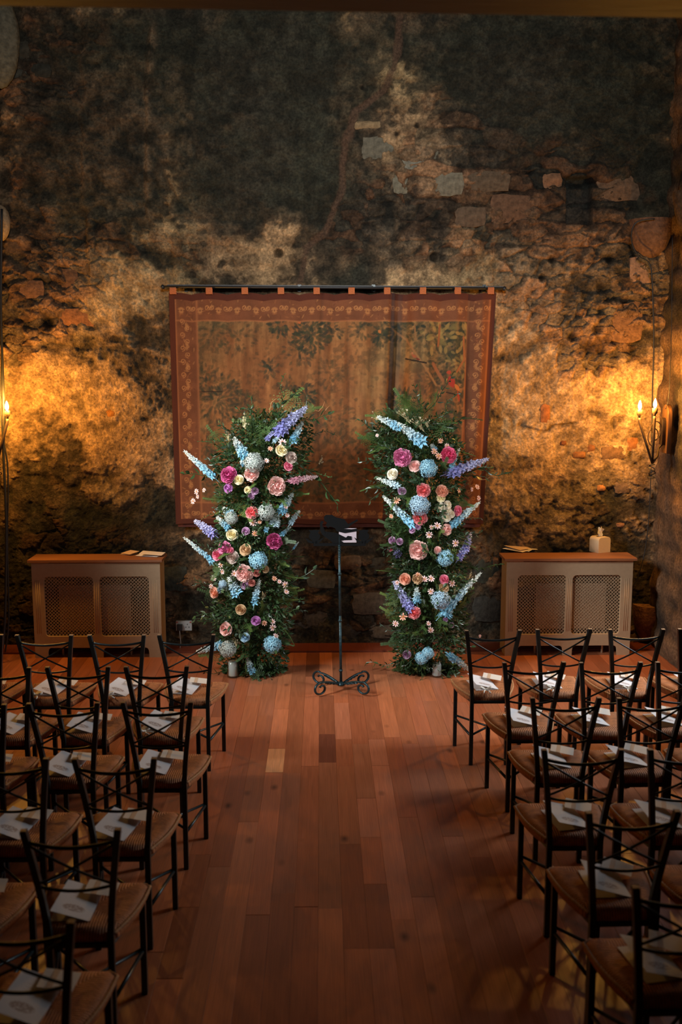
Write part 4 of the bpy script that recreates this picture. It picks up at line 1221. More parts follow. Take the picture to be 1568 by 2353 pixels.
mb = MB(); mb.tube([(0, -.01, -.02), (.003, -.012, -.08), (.008, -.008, -.14), (.0, -.01, -.19), (-.02, -.02, -.24)], .0035, 6); mk('flex', mb.mesh('flex'), plg, m=M['cord_grey'])


# ------------------------------------------------------------------ candles
JARS = []


def candle(px, py, hx, lab, lab2):
    p = onz(px, py); JARS.append((p.x, p.y + .03)); t = thing('candle_jar', lab, 'glass jar', (p.x, p.y + .03, 0), 0, 'glass jars at the feet of the flowers')
    mb = MB(); mb.lathe([(0, .002), (.046, .002), (.049, .006), (.049, .165), (.0468, .165), (.0465, .010), (0, .010)], 32); mk('glass', mb.mesh('glass'), t, m=M['glass'])
    c = thing('pillar_candle', lab2, 'candle', (p.x, p.y + .03, 0), 0, 'unlit white candles')
    mb = MB(); mb.lathe([(0, .012), (.034, .012), (.036, .016), (.036, .012 + hx), (.033, .018 + hx), (.02, .014 + hx), (0, .012 + hx)], 28); mk('wax', mb.mesh('wax'), c, m=M['wax'])
    mb = MB(); mb.tube([(0, 0, .010 + hx), (.001, 0, .022 + hx)], .0012, 6); mk('wick', mb.mesh('wick'), c, m=M['black'])


candle(535, 1558, .115, 'clear glass jar at the foot of the left flower column', 'white pillar candle in the jar by the left flower column')
candle(1005, 1557, .09, 'clear glass jar at the foot of the right flower column', 'white pillar candle in the jar by the right flower column')


# ------------------------------------------------------------------ flowers
def petal_patch(mb, ctr, out, upd, w, h, cup, n=3, m_=3, ruf=0.0, r=None, t0=0, t1=1):
    """a cupped petal growing from ctr along upd, width across, bulging along out"""
    side = upd.cross(out).normalized(); vs = []; ts = []
    for j in range(m_ + 1):
        v = j / m_
        for i in range(n + 1):
            u = i / n * 2 - 1
            ww = w * (.45 + .75 * sin(min(1, v * .9 + .1) * pi * .62)) * (1 - .25 * max(0, v - .75) * 4 * abs(u))
            p = ctr + upd * (h * (v - .10 * u * u * v)) + side * (u * ww / 2) + out * (cup * (sin(v * pi * .75) - u * u * .55))
            if r and ruf: p = p + Vector((r.random() - .5, r.random() - .5, r.random() - .5)) * ruf * v
            vs.append(p); ts.append(t0 + (t1 - t0) * v)
    fs = [(j * (n + 1) + i, j * (n + 1) + i + 1, (j + 1) * (n + 1) + i + 1, (j + 1) * (n + 1) + i) for j in range(m_) for i in range(n)]
    mb.add(vs, fs, ts)


def rose_mesh(seed, full=False):
    """unit radius bloom facing +z"""
    r = random.Random(seed); mb = MB()
    layers = [(.10, .55, 80, 3), (.22, .58, 74, 4), (.36, .60, 64, 5), (.52, .60, 50, 5), (.70, .58, 34, 6), (.80, .55, 16, 6)] if not full else [(.12, .5, 78, 5), (.25, .52, 72, 7), (.38, .54, 64, 8), (.50, .55, 54, 9), (.62, .55, 42, 9), (.72, .52, 28, 9), (.76, .48, 10, 9)]
    for li, (rad, h, el, n) in enumerate(layers):
        for k in range(n):
            a_ = 2 * pi * (k + r.random() * .5) / n + li; e = R(el + r.uniform(-8, 8))
            o = Vector((cos(a_), sin(a_), 0)); up = o * cos(e) + Vector((0, 0, sin(e))); out = o * sin(e) - Vector((0, 0, cos(e)))
            petal_patch(mb, o * rad * .55 + Vector((0, 0, -.18 - .12 * li / 6 + .1)), out, up, .95 * (rad + .28) * (1 if not full else .62), h * (.9 + .2 * r.random()), .14, 3, 3, .05 if not full else .13, r, li / len(layers), (li + 1.0) / len(layers))
    n = 10; mb.lathe([(0, -.5), (.35, -.42), (.55, -.15), (.45, .05), (0, .1)], n)
    mb.t[-n * 5:] = [0.1] * (n * 5)
    return mb.mesh('rose', True, True)


def floret(mb, c, nrm, s, n=4, r=None, t=1.0):
    a = nrm.orthogonal().normalized(); b = nrm.cross(a); ph = (r.random() if r else 0) * 6
    for k in range(n):
        an = ph + 2 * pi * k / n; d = a * cos(an) + b * sin(an); e = -a * sin(an) + b * cos(an); w = s * (2.1 / n)
        mb.add([c, c + d * s * .55 + e * w * .55 + nrm * s * .12, c + d * s + nrm * s * .05, c + d * s * .55 - e * w * .55 + nrm * s * .12], [(0, 1, 2, 3)], [t - .25, t, t, t])


def hydrangea_mesh(seed):
    r = random.Random(seed); mb = MB(); N_ = 85
    for i in range(N_):
        z = 1 - 1.55 * (i + .5) / N_; a_ = i * 2.39996; q = math.sqrt(max(0, 1 - z * z)); n = Vector((q * cos(a_), q * sin(a_), z)).normalized()
        n2 = (n + Vector((r.random() - .5, r.random() - .5, r.random() - .5)) * .5).normalized()
        floret(mb, n * (.80 + .22 * r.random()) * Vector((1, 1, .8)).length / 1.62, n2, .30, 4, r, .35 + .65 * r.random())
    s0 = len(mb.v); mb.lathe([(0, -.6), (.45, -.4), (.62, 0), (.45, .4), (0, .58)], 10); mb.t[s0:] = [0.0] * (len(mb.v) - s0)
    return mb.mesh('hydrangea', True, True)


def daisy_mesh(seed):
    r = random.Random(seed); mb = MB(); n = 8
    for k in range(n):
        a_ = 2 * pi * k / n + r.uniform(-.1, .1); d = Vector((cos(a_), sin(a_), 0)); e = Vector((-sin(a_), cos(a_), 0)); l = r.uniform(.88, 1.05); dz = r.uniform(-.1, .12)
        mb.add([d * .12, d * .55 + e * .20 + Vector((0, 0, .06)), d * l + e * .15 + Vector((0, 0, dz)), d * (l + .02) + Vector((0, 0, dz)), d * l - e * .15 + Vector((0, 0, dz)), d * .55 - e * .20 + Vector((0, 0, .06))], [(0, 1, 2, 3), (0, 3, 4, 5)], [0, .6, 1, 1, 1, .6])
    me = mb.mesh('cosmos', False, True); return me


def spike_mesh(seed, fat=1.0, dens=52):
    """unit length spike along +z, half-width about .16"""
    r = random.Random(seed); mb = MB()
    for i in range(dens):
        t = (i + .5) / dens; a_ = i * 2.39996; rad = .105 * fat * (1 - .75 * t ** 3); s = (.19 if fat > .8 else .15) * (1 - .5 * t ** 1.5) * r.uniform(.8, 1.2)
        n = Vector((cos(a_), sin(a_), .25)).normalized(); c = Vector((cos(a_) * rad * r.uniform(.6, 1.1), sin(a_) * rad * r.uniform(.6, 1.1), t + r.uniform(-.02, .02)))
        floret(mb, c, (n + Vector((r.random() - .5, r.random() - .5, r.random() - .5)) * .6).normalized(), s, 5, r, min(1, max(.0, t * 1.15 + r.uniform(-.12, .12))))
    s0 = len(mb.v); mb.tube([(0, 0, -.25), (0, 0, 0), (.004, 0, .98)], [.012, .02 * fat, .008], 6); mb.t[s0:] = [.15] * (len(mb.v) - s0)
    return mb.mesh('spike', True, True)


def sprig_mesh(seed, n=22):
    r = random.Random(seed); mb = MB()
    for i in range(n):
        t = .35 + .65 * r.random(); p = Vector((r.gauss(0, .16) * t, r.gauss(0, .16) * t, t)); floret(mb, p, Vector((r.gauss(0, 1), r.gauss(0, 1), .6)).normalized(), .055, 5, r, r.random())
        s0 = len(mb.v); mb.tube([(0, 0, t * .4), tuple(p)], [.004, .003], 3, cap=False); mb.t[s0:] = [0] * (len(mb.v) - s0)
    return mb.mesh('sprig', True, True)


def fern_mesh(seed, n=26, wid=.26, curve=.25, fine=True):
    r = random.Random(seed); mb = MB(); pts = []
    for i in range(n + 1):
        t = i / n; pts.append(Vector((0, -curve * t * t, t * (1 - .12 * t))))
    mb.tube(pts[::5] + [pts[-1]], .005, 4)
    for i in range(2, n):
        t = i / n; L = wid * (sin(min(1, t * 1.15 + .12) * pi) ** .7) * r.uniform(.85, 1.1) + .02; tg = (pts[i + 1] - pts[i - 1]).normalized(); nr = Vector((0, tg.z, -tg.y))
        for s in (-1, 1):
            d = (Vector((s, 0, 0)) + tg * .75 + nr * r.uniform(-.15, .1)).normalized(); e = tg * .03
            p0 = pts[i]
            if fine:
                m_ = 5
                for q in range(m_):
                    a0 = p0 + d * L * (q / m_); ln = .05 * (1 - q / m_ * .6)
                    for s2 in (-1, 1):
                        dd = (d + (tg if s2 > 0 else -tg * .6 + d * .4) * .9).normalized(); w2 = dd.cross(nr).normalized() * .0055
                        mb.add([a0, a0 + dd * ln * .5 + w2, a0 + dd * ln, a0 + dd * ln * .5 - w2], [(0, 1, 2, 3)])
            else:
                mb.add([p0, p0 + d * L * .5 + e * .6, p0 + d * L, p0 + d * L * .5 - e * .6], [(0, 1, 2, 3)])
    return mb.mesh('fern', False)


def branch_mesh(seed, n=16, ll=.15, lw=.045, curve=.2):
    r = random.Random(seed); mb = MB(); pts = [Vector((.04 * sin(i * .7 + seed), -curve * (i / n) ** 2, i / n)) for i in range(n + 1)]
    mb.tube(pts[::2] + [pts[-1]], .006, 4)
    for i in range(2, n + 1):
        a_ = i * 2.4 + r.random(); p0 = pts[i]; l = ll * r.uniform(.7, 1.15) * (1 - .3 * i / n)
        d = Vector((cos(a_), sin(a_) * .7, .75)).normalized(); e = d.cross(Vector((r.random() - .5, r.random() - .5, 1))).normalized() * lw; u = d.cross(e).normalized() * l * .12
        mb.add([p0, p0 + d * l * .3 + e * .42 + u, p0 + d * l * .65 + e * .36 + u, p0 + d * l, p0 + d * l * .65 - e * .36 + u, p0 + d * l * .3 - e * .42 + u, p0 + d * l * .5 + u * .2], [(0, 1, 6), (1, 2, 6), (2, 3, 6), (3, 4, 6), (4, 5, 6), (5, 0, 6)])
    return mb.mesh('branch', False)


FM = dict(rose=[rose_mesh(i) for i in range(3)], peony=[rose_mesh(10 + i, True) for i in range(3)], hydrangea=[hydrangea_mesh(i) for i in range(2)], cosmos=[daisy_mesh(i) for i in range(3)],
          spike=[spike_mesh(i, 1.0) for i in range(2)], thin=[spike_mesh(5 + i, .62, 34) for i in range(2)], sprig=[sprig_mesh(i) for i in range(2)])
for k_m, L_m in FM.items():
    for me in L_m: me.materials.append(M['centre'])     # slot 0, overridden per bloom
mb = MB(); mb.lathe([(0, .12), (.14, .10), (.20, .0), (.1, -.06)], 10); cm_c = mb.mesh('centre'); cm_c.materials.append(M['centre'])
FERN = [fern_mesh(1), fern_mesh(2, 22, .34, .35), fern_mesh(3, 30, .16, .15)]
BR = [branch_mesh(1), branch_mesh(2, 22, .11, .03, .35), branch_mesh(3, 12, .2, .075, .1)]
for me in FERN: me.materials.append(M['fern'])
for me in BR: me.materials.append(M['leaf'])

COLW = {'delph_lilac': 'lilac', 'delph_blue': 'blue and white', 'delph_pale': 'pale blue and white', 'delph_pink': 'pink', 'hotpink': 'hot pink', 'lilacpink': 'lilac-pink', 'paleblue': 'pale blue', 'greyblue': 'grey-blue', 'cosmos': 'pale pink', 'cosmos_orange': 'orange-pink', 'wax': 'cream'}
KN = {'rose': 'rose', 'peony': 'peony', 'hydrangea': 'hydrangea', 'cosmos': 'cosmos', 'spike': 'delphinium', 'thin': 'delphinium', 'sprig': 'waxflower_sprig'}
CENT = {'L': [(930, 640), (1000, 620), (1050, 600), (1150, 590), (1250, 578), (1350, 585), (1450, 580), (1560, 585)],
        'R': [(950, 940), (1000, 950), (1050, 965), (1150, 972), (1250, 978), (1350, 985), (1450, 985), (1560, 985)]}
HALF = [(930, 60), (990, 105), (1050, 120), (1150, 95), (1250, 90), (1350, 100), (1450, 90), (1560, 75)]


def lerp(L, y):
    if y <= L[0][0]: return L[0][1]
    for (a_, b_), (c_, d_) in zip(L[:-1], L[1:]):
        if y <= c_: return b_ + (d_ - b_) * (y - a_) / (c_ - a_)
    return L[-1][1]


def arrangement(key, spec, spikes, base_px, label):
    YA = 8.02
    bp = onz(*base_px); t = thing('flower_arrangement', label, 'flowers', (bp.x, YA, 0)); org = Vector((bp.x, YA, 0))
    ar = random.Random(5 if key == 'L' else 9)
    # hidden stand and foam core wrapped in leaves
    mb = MB(); pts = [ony(lerp(CENT[key], y), y, YA) - org for y in range(960, 1561, 60)]; pts.append(Vector((pts[-1].x, 0, .0)))
    mb.tube(pts, [.025] + [.035] * (len(pts) - 2) + [.05], 10); mk('core', mb.mesh('core'), t, m=M['pot'])

    def place(px, py, bulge):
        cxp = lerp(CENT[key], py); hw = lerp(HALF, py) + 15; u = max(-1, min(1, (px - cxp) / hw))
        y = YA - .30 * hw / 110 * math.sqrt(max(0.03, 1 - u * u)) * bulge
        return ony(px, py, y), u

    for kind, colr, px, py, rp in spec:
        p, u = place(px, py, .92); rad = rp / 2287 * 8.0
        v = Vector((u * .75 + ar.uniform(-.25, .25), -1, .30 + ar.uniform(-.25, .3))).normalized()
        rot = v.to_track_quat('Z', 'Y').to_euler()
        me = ar.choice(FM[kind]); sc = rad * (1.12 if kind in ('rose', 'peony') else 1.0)
        o = bpy.data.objects.new(KN[kind], me); COL.objects.link(o); o.parent = t; o.location = p - org; o.rotation_euler = rot; o.scale = (sc,) * 3
        o.material_slots[0].link = 'OBJECT'; o.material_slots[0].material = PM[colr]; o['label'] = '%s %s' % (COLW.get(colr, colr), KN[kind].replace('_', ' '))
        if kind == 'cosmos':
            c = bpy.data.objects.new('flower_centre', cm_c); COL.objects.link(c); c.parent = o
    for kind, colr, x0, y0, x1, y1, wpx in spikes:
        p0, u0 = place(x0, y0, .85); p1 = ony(x1, y1, p0.y + (.10 if abs(x1 - lerp(CENT[key], y1)) > 60 else .03))
        d = p1 - p0; L_ = d.length; o = bpy.data.objects.new(KN[kind], ar.choice(FM[kind])); COL.objects.link(o); o.parent = t; o.location = p0 - org
        o.rotation_euler = d.to_track_quat('Z', 'Y').to_euler(); w = wpx / 2287 * 8.0 / (.36 if kind != 'thin' else .30) if kind != 'sprig' else L_; w *= 1.3 if kind != 'sprig' else 1; o.scale = (w, w, L_)
        o.material_slots[0].link = 'OBJECT'; o.material_slots[0].material = PM[colr]; o['label'] = '%s %s' % (COLW.get(colr, colr), KN[kind].replace('_', ' '))
        if kind != 'sprig':
            q0, _ = place(x0 * .6 + lerp(CENT[key], y0) * .4, min(y0 + 40, 1540), .3)
            mb = MB(); mb.tube([q0 - org, p0 - org], .003, 5); mk('stem', mb.mesh('stem'), t, m=M['stem'])
    GR = [(.085, .15, .03), (.055, .11, .024), (.04, .08, .022), (.12, .18, .038)]
    DGc = [(.03, .07, .022), (.042, .085, .026), (.025, .055, .022), (.04, .075, .035)]
    # leaves: fern fronds and leafy branches, each a piece
    def frond(px, py, dx, dz, dy, L_, kind):
        base = ony(px, py, YA - .05) ; d = Vector((dx, dy, dz)).normalized()
        me = ar.choice(FERN if kind == 'f' else BR); o = bpy.data.objects.new('fern_frond' if kind == 'f' else 'leafy_branch', me); COL.objects.link(o); o.parent = t
        q = d.to_track_quat('Z', 'Y'); o.rotation_mode = 'QUATERNION'; from mathutils import Quaternion
        o.rotation_quaternion = q @ Quaternion((0, 0, 1), ar.uniform(0, 6.28)); o.location = base - org; o.scale = (L_ * ar.uniform(.95, 1.3), L_ * 1.1, L_)
        o.color = (*ar.choice(GR if kind == 'f' else DGc), 1)
    for i in range(330):
        py = ar.uniform(955, 1548); c = lerp(CENT[key], py); h = lerp(HALF, py)
        px = c + ar.uniform(-.5, .5) * h; a_ = ar.uniform(-1, 1)
        up = .9 if py < 1080 else (.25 if py < 1450 else -.35)
        L_ = ar.uniform(.20, .38) * (1.15 if py < 1120 else 1)
        dz = up * ar.random() + ar.uniform(-.35, .35); dx = a_ * 1.1; dy = -ar.uniform(.15, .9)
        if py > 1500: dz = -abs(dz) * .5; L_ *= .7; dy = -ar.uniform(.4, 1)
        zb = ony(px, py, YA).z
        if zb + dz * L_ < .02: dz = (.03 - zb) / L_
        wp = ony(px, py, YA)
        if wp.z < .35 and any((wp.x + dx * .15 - jx) ** 2 < .09 ** 2 and dy < -.25 for jx, jy in JARS): continue
        frond(px, py, dx, dz, dy, L_, 'f' if ar.random() < .5 else 'b')
    for (px, py, x1, y1, kind, L_) in (LONG_L if key == 'L' else LONG_R):
        a_, b_ = ony(px, py, YA - .1), ony(x1, y1, YA - .12); d = b_ - a_; frond(px, py, d.x, d.z, -.05, max(d.length, .05), kind)
    # the dense mass of small leaves behind the blooms
    mb = MB()
    for i in range(11500):
        py = ar.uniform(965, 1572); c = lerp(CENT[key], py); h = lerp(HALF, py) * .92; a_ = ar.uniform(0, 2 * pi); rr_ = math.sqrt(ar.random())
        y = YA - .03 + .20 * h / 90 * rr_ * sin(a_); q = ony(c + h * rr_ * cos(a_), py, YA) ; q.y = y; q = q - org
        w_ = q + org
        if any(math.hypot(w_.x - jx, w_.y - jy) < .085 and w_.z < .22 for jx, jy in JARS): continue
        if q.z < .012: q.z = .012 + ar.random() * .02
        d = Vector((cos(a_) + ar.uniform(-.6, .6), sin(a_) + ar.uniform(-.6, .6), ar.uniform(-.9, .7))).normalized(); e = d.cross(Vector((ar.random() - .5, ar.random() - .5, ar.random() - .5))).normalized()
        l = ar.uniform(.028, .058); w = l * ar.uniform(.12, .3); n_ = d.cross(e)
        if q.z + d.z * l < .004: d.z = abs(d.z)
        mb.add([q, q + d * l * .5 + e * w + n_ * .002, q + d * l, q + d * l * .5 - e * w + n_ * .002], [(0, 1, 2, 3)])
    o = mk('foliage', mb.mesh('foliage', False), t, m=M['leaf']); o['kind'] = 'stuff'; o.color = (.034, .068, .022, 1)
    # bright curly twigs
    for pts in (TW_L if key == 'L' else TW_R):
        mb = MB(); P_ = [ony(a_, b_, YA - .12) - org for a_, b_ in pts]; mb.tube(P_, [.0028] * (len(P_) - 1) + [.0014], 5); mk('twig', mb.mesh('twig'), t, m=M['twig'])
    return t


def A(x, y): return 400 + x * .2296, 900 + y * .2296
def B(x, y): return 400 + x * .2296, 1240 + y * .2296
def C(x, y): return 820 + x * .2296, 920 + y * .2296
def E(x, y): return 820 + x * .2296, 1240 + y * .2296


def sp_(fn, L):
    return [(k, c, *fn(x, y), r * .2296) for k, c, x, y, r in L]


def sk_(fn, L):
    return [(k, c, *fn(x0, y0), *fn(x1, y1), w * .2296) for k, c, x0, y0, x1, y1, w in L]


specL = sp_(A, [('peony', 'magenta', 547, 832, 85), ('rose', 'cream', 650, 880, 46), ('rose', 'violet', 540, 965, 47), ('hydrangea', 'greyblue', 800, 710, 98), ('peony', 'blush', 775, 825, 72), ('rose', 'cream', 1080, 585, 54), ('rose', 'taupe', 1178, 660, 54), ('rose', 'pink', 1148, 745, 44),
                ('peony', 'blush', 1035, 945, 92), ('rose', 'cream', 740, 985, 34), ('rose', 'mauve', 812, 995, 34), ('rose', 'mauve', 775, 1050, 30), ('peony', 'coral', 783, 1208, 66), ('hydrangea', 'greyblue', 925, 1205, 84), ('rose', 'cream', 580, 1430, 52), ('rose', 'mauve', 718, 1395, 38), ('hydrangea', 'greyblue', 575, 1265, 66),
                ('cosmos', 'cosmos', 1085, 505, 38), ('cosmos', 'cosmos_orange', 965, 570, 26), ('cosmos', 'cosmos', 925, 690, 26), ('cosmos', 'cosmos', 790, 1310, 40), ('cosmos', 'cosmos_orange', 858, 1303, 22), ('cosmos', 'cosmos_orange', 808, 1420, 32), ('cosmos', 'cosmos', 1132, 1237, 26), ('cosmos', 'cosmos', 1118, 1155, 24), ('cosmos', 'cosmos', 225, 1000, 32), ('cosmos', 'cosmos', 235, 1050, 24), ('cosmos', 'cosmos', 190, 1095, 32), ('cosmos', 'cosmos', 300, 985, 24)]) + \
    sp_(B, [('peony', 'magenta', 1010, 15, 82), ('peony', 'lilacpink', 500, 80, 70), ('rose', 'pink', 430, 150, 55), ('rose', 'pink', 562, 110, 36), ('rose', 'taupe', 583, 175, 60), ('rose', 'tan', 715, 100, 55), ('hydrangea', 'blue', 845, 210, 92), ('peony', 'blush', 700, 340, 88), ('rose', 'rust', 828, 335, 34), ('rose', 'rust', 780, 432, 32),
            ('rose', 'mauve', 712, 452, 42), ('rose', 'tan', 918, 295, 34), ('rose', 'peach', 400, 530, 52), ('rose', 'tan', 668, 700, 48), ('rose', 'violet', 820, 812, 45), ('rose', 'blush', 515, 895, 66), ('rose', 'paleblue', 710, 978, 45), ('hydrangea', 'greyblue', 540, 1095, 88), ('hydrangea', 'blue', 985, 1050, 90), ('hydrangea', 'paleblue', 490, 445, 44),
            ('cosmos', 'cosmos', 472, 250, 36), ('cosmos', 'cosmos', 480, 320, 30), ('cosmos', 'cosmos', 398, 385, 30), ('cosmos', 'cosmos', 370, 465, 26), ('cosmos', 'cosmos', 603, 340, 38), ('cosmos', 'cosmos_orange', 1005, 390, 28), ('cosmos', 'cosmos', 1055, 420, 24), ('cosmos', 'cosmos', 1112, 450, 36), ('cosmos', 'cosmos', 1125, 520, 30), ('cosmos', 'cosmos_orange', 905, 835, 28), ('cosmos', 'cosmos', 988, 820, 28), ('cosmos', 'cosmos', 990, 880, 36), ('cosmos', 'cosmos', 1018, 965, 30)])
skL = sk_(A, [('spike', 'delph_lilac', 1030, 400, 1320, 160, 95), ('thin', 'delph_blue', 1185, 500, 1290, 300, 70), ('spike', 'delph_blue', 715, 660, 600, 465, 80), ('spike', 'delph_blue', 385, 845, 110, 600, 55), ('spike', 'delph_lilac', 400, 1430, 215, 1295, 75), ('thin', 'delph_blue', 545, 1370, 425, 1250, 60), ('spike', 'delph_blue', 590, 1250, 490, 1165, 70),
              ('spike', 'delph_blue', 1070, 1200, 1190, 1015, 65), ('spike', 'delph_pale', 1000, 1340, 1035, 1230, 80), ('thin', 'delph_pale', 1165, 1320, 1260, 1185, 50), ('thin', 'delph_blue', 915, 1400, 950, 1320, 45), ('thin', 'delph_blue', 1080, 1430, 1170, 1350, 40), ('spike', 'delph_pink', 1180, 890, 1430, 850, 52), ('thin', 'delph_lilac', 930, 480, 990, 400, 45), ('thin', 'delph_pale', 1000, 500, 1080, 430, 40),
              ('sprig', 'wax', 720, 400, 690, 240, 80), ('sprig', 'wax', 560, 520, 530, 410, 60), ('thin', 'delph_blue', 700, 740, 665, 690, 40), ('sprig', 'wax', 1440, 730, 1490, 670, 50)]) + \
    sk_(B, [('thin', 'delph_blue', 380, 210, 100, -20, 50), ('spike', 'delph_blue', 635, 545, 550, 375, 85), ('thin', 'delph_blue', 805, 640, 855, 390, 65), ('spike', 'delph_blue', 480, 1055, 235, 1120, 65), ('spike', 'delph_blue', 790, 1330, 735, 1190, 60), ('spike', 'delph_pale', 470, 500, 400, 520, 50), ('thin', 'delph_blue', 1195, 90, 1250, 20, 20), ('sprig', 'wax', 640, 1120, 600, 980, 60), ('sprig', 'wax', 880, 500, 900, 590, 60), ('thin', 'delph_blue', 380, 240, 320, 150, 45)])
LONG_L = [(660, 1040, 790, 1145, 'b', 1), (660, 1020, 740, 935, 'b', 1), (660, 1000, 765, 975, 'b', 1), (650, 1080, 760, 1060, 'b', 1), (560, 1080, 425, 1095, 'b', 1), (560, 1060, 480, 985, 'b', 1), (600, 1030, 575, 945, 'b', 1), (640, 1130, 722, 1145, 'f', 1), (620, 1380, 720, 1310, 'b', 1), (620, 1400, 700, 1420, 'b', 1), (610, 1330, 690, 1300, 'f', 1), (560, 1420, 450, 1410, 'b', 1), (560, 1540, 480, 1565, 'b', 1), (560, 1400, 480, 1380, 'f', 1),
          (600, 1520, 600, 1575, 'f', 1), (620, 1000, 700, 950, 'b', 1), (610, 1120, 640, 1080, 'f', 1), (600, 1530, 660, 1540, 'f', 1), (560, 1180, 470, 1160, 'b', 1), (560, 1540, 450, 1540, 'b', 1)]
TW_L = [[(615, 975), (619, 950), (624, 925), (640, 912)], [(720, 950), (724, 943), (733, 945), (742, 935), (747, 922)], [(512, 1130), (500, 1110), (488, 1090), (490, 1078), (497, 1074)], [(660, 960), (655, 935)], [(745, 955), (750, 940), (758, 932)]]
specR = sp_(C, [('peony', 'lilacpink', 455, 570, 90), ('rose', 'blush', 582, 655, 54), ('hydrangea', 'blue', 715, 680, 90), ('rose', 'white', 360, 735, 52), ('peony', 'hotpink', 925, 545, 80), ('rose', 'mauve', 455, 905, 38), ('peony', 'coral', 668, 900, 70), ('peony', 'peach', 858, 905, 62), ('rose', 'cream', 845, 975, 42), ('hydrangea', 'paleblue', 630, 1050, 104),
                ('rose', 'white', 850, 1070, 42), ('rose', 'white', 915, 1045, 40), ('rose', 'white', 912, 1105, 40), ('rose', 'white', 945, 1135, 38), ('rose', 'white', 900, 1170, 42), ('peony', 'coral', 635, 1175, 72), ('rose', 'pink', 1015, 1105, 48), ('rose', 'mauve', 555, 1300, 30), ('rose', 'mauve', 615, 1265, 28), ('rose', 'blush', 905, 1295, 54),
                ('rose', 'mauve', 355, 1400, 36), ('rose', 'mauve', 430, 1412, 32), ('cosmos', 'cosmos_orange', 840, 405, 28), ('cosmos', 'cosmos', 903, 455, 28), ('cosmos', 'cosmos_orange', 775, 510, 34), ('cosmos', 'cosmos_orange', 820, 555, 34), ('cosmos', 'cosmos_orange', 1025, 900, 26), ('cosmos', 'cosmos', 1155, 890, 24), ('cosmos', 'cosmos', 1208, 865, 28), ('cosmos', 'cosmos', 1222, 980, 28), ('cosmos', 'cosmos_orange', 400, 1000, 38),
                ('cosmos', 'cosmos_orange', 345, 1160, 24), ('cosmos', 'cosmos', 808, 1255, 40), ('cosmos', 'cosmos', 725, 1345, 36), ('cosmos', 'cosmos', 750, 1270, 26), ('cosmos', 'cosmos', 205, 350, 18)]) + \
    sp_(E, [('peony', 'blush', 615, 105, 96), ('rose', 'blush', 812, 105, 34), ('hydrangea', 'blue', 885, 185, 84), ('rose', 'pink', 335, 90, 28), ('rose', 'peach', 485, 395, 54), ('peony', 'tan', 610, 390, 55), ('rose', 'pink', 878, 398, 46), ('rose', 'tan', 875, 482, 48), ('hydrangea', 'paleblue', 845, 600, 98), ('peony', 'coral', 575, 728, 66), ('hydrangea', 'blue', 650, 1185, 66), ('hydrangea', 'blue', 715, 1135, 62),
            ('rose', 'mauve', 500, 1150, 40), ('rose', 'mauve', 890, 800, 24), ('rose', 'mauve', 950, 855, 26), ('cosmos', 'cosmos_orange', 612, 350, 26), ('cosmos', 'cosmos', 680, 395, 34), ('cosmos', 'cosmos', 745, 390, 36), ('cosmos', 'cosmos', 742, 518, 34), ('cosmos', 'cosmos_orange', 465, 770, 42), ('cosmos', 'cosmos', 390, 840, 34), ('cosmos', 'cosmos', 990, 35, 40), ('cosmos', 'cosmos', 955, 437, 38), ('cosmos', 'cosmos', 740, 905, 34), ('cosmos', 'cosmos', 720, 840, 26), ('cosmos', 'cosmos', 1235, 965, 18), ('cosmos', 'cosmos', 405, 430, 26)])
skR = sk_(C, [('spike', 'delph_blue', 660, 420, 420, 240, 85), ('spike', 'delph_blue', 440, 275, 215, 165, 65), ('spike', 'delph_lilac', 930, 725, 1305, 590, 80), ('thin', 'delph_blue', 940, 680, 1030, 480, 48), ('spike', 'delph_blue', 955, 1245, 1225, 1025, 60), ('spike', 'delph_blue', 550, 1235, 275, 970, 62), ('thin', 'delph_pale', 420, 860, 210, 780, 60), ('sprig', 'wax', 560, 260, 430, 90, 60), ('sprig', 'wax', 740, 330, 680, 180, 60), ('sprig', 'wax', 700, 340, 560, 170, 60), ('sprig', 'wax', 960, 720, 880, 770, 50), ('sprig', 'wax', 240, 200, 140, 150, 50), ('spike', 'delph_lilac', 1085, 1500, 1140, 1330, 60), ('thin', 'delph_blue', 790, 500, 740, 440, 50)]) + \
    sk_(E, [('thin', 'delph_lilac', 1020, 190, 1130, 20, 70), ('spike', 'delph_blue', 880, 720, 1225, 350, 62), ('spike', 'delph_lilac', 545, 700, 375, 420, 80), ('thin', 'delph_blue', 605, 630, 600, 475, 75), ('spike', 'delph_blue', 935, 1160, 1135, 1305, 60), ('sprig', 'wax', 960, 560, 1010, 470, 60), ('spike', 'delph_blue', 900, 770, 940, 640, 75), ('sprig', 'wax', 1120, 400, 1150, 330, 50), ('thin', 'delph_lilac', 420, 160, 380, 60, 70)])
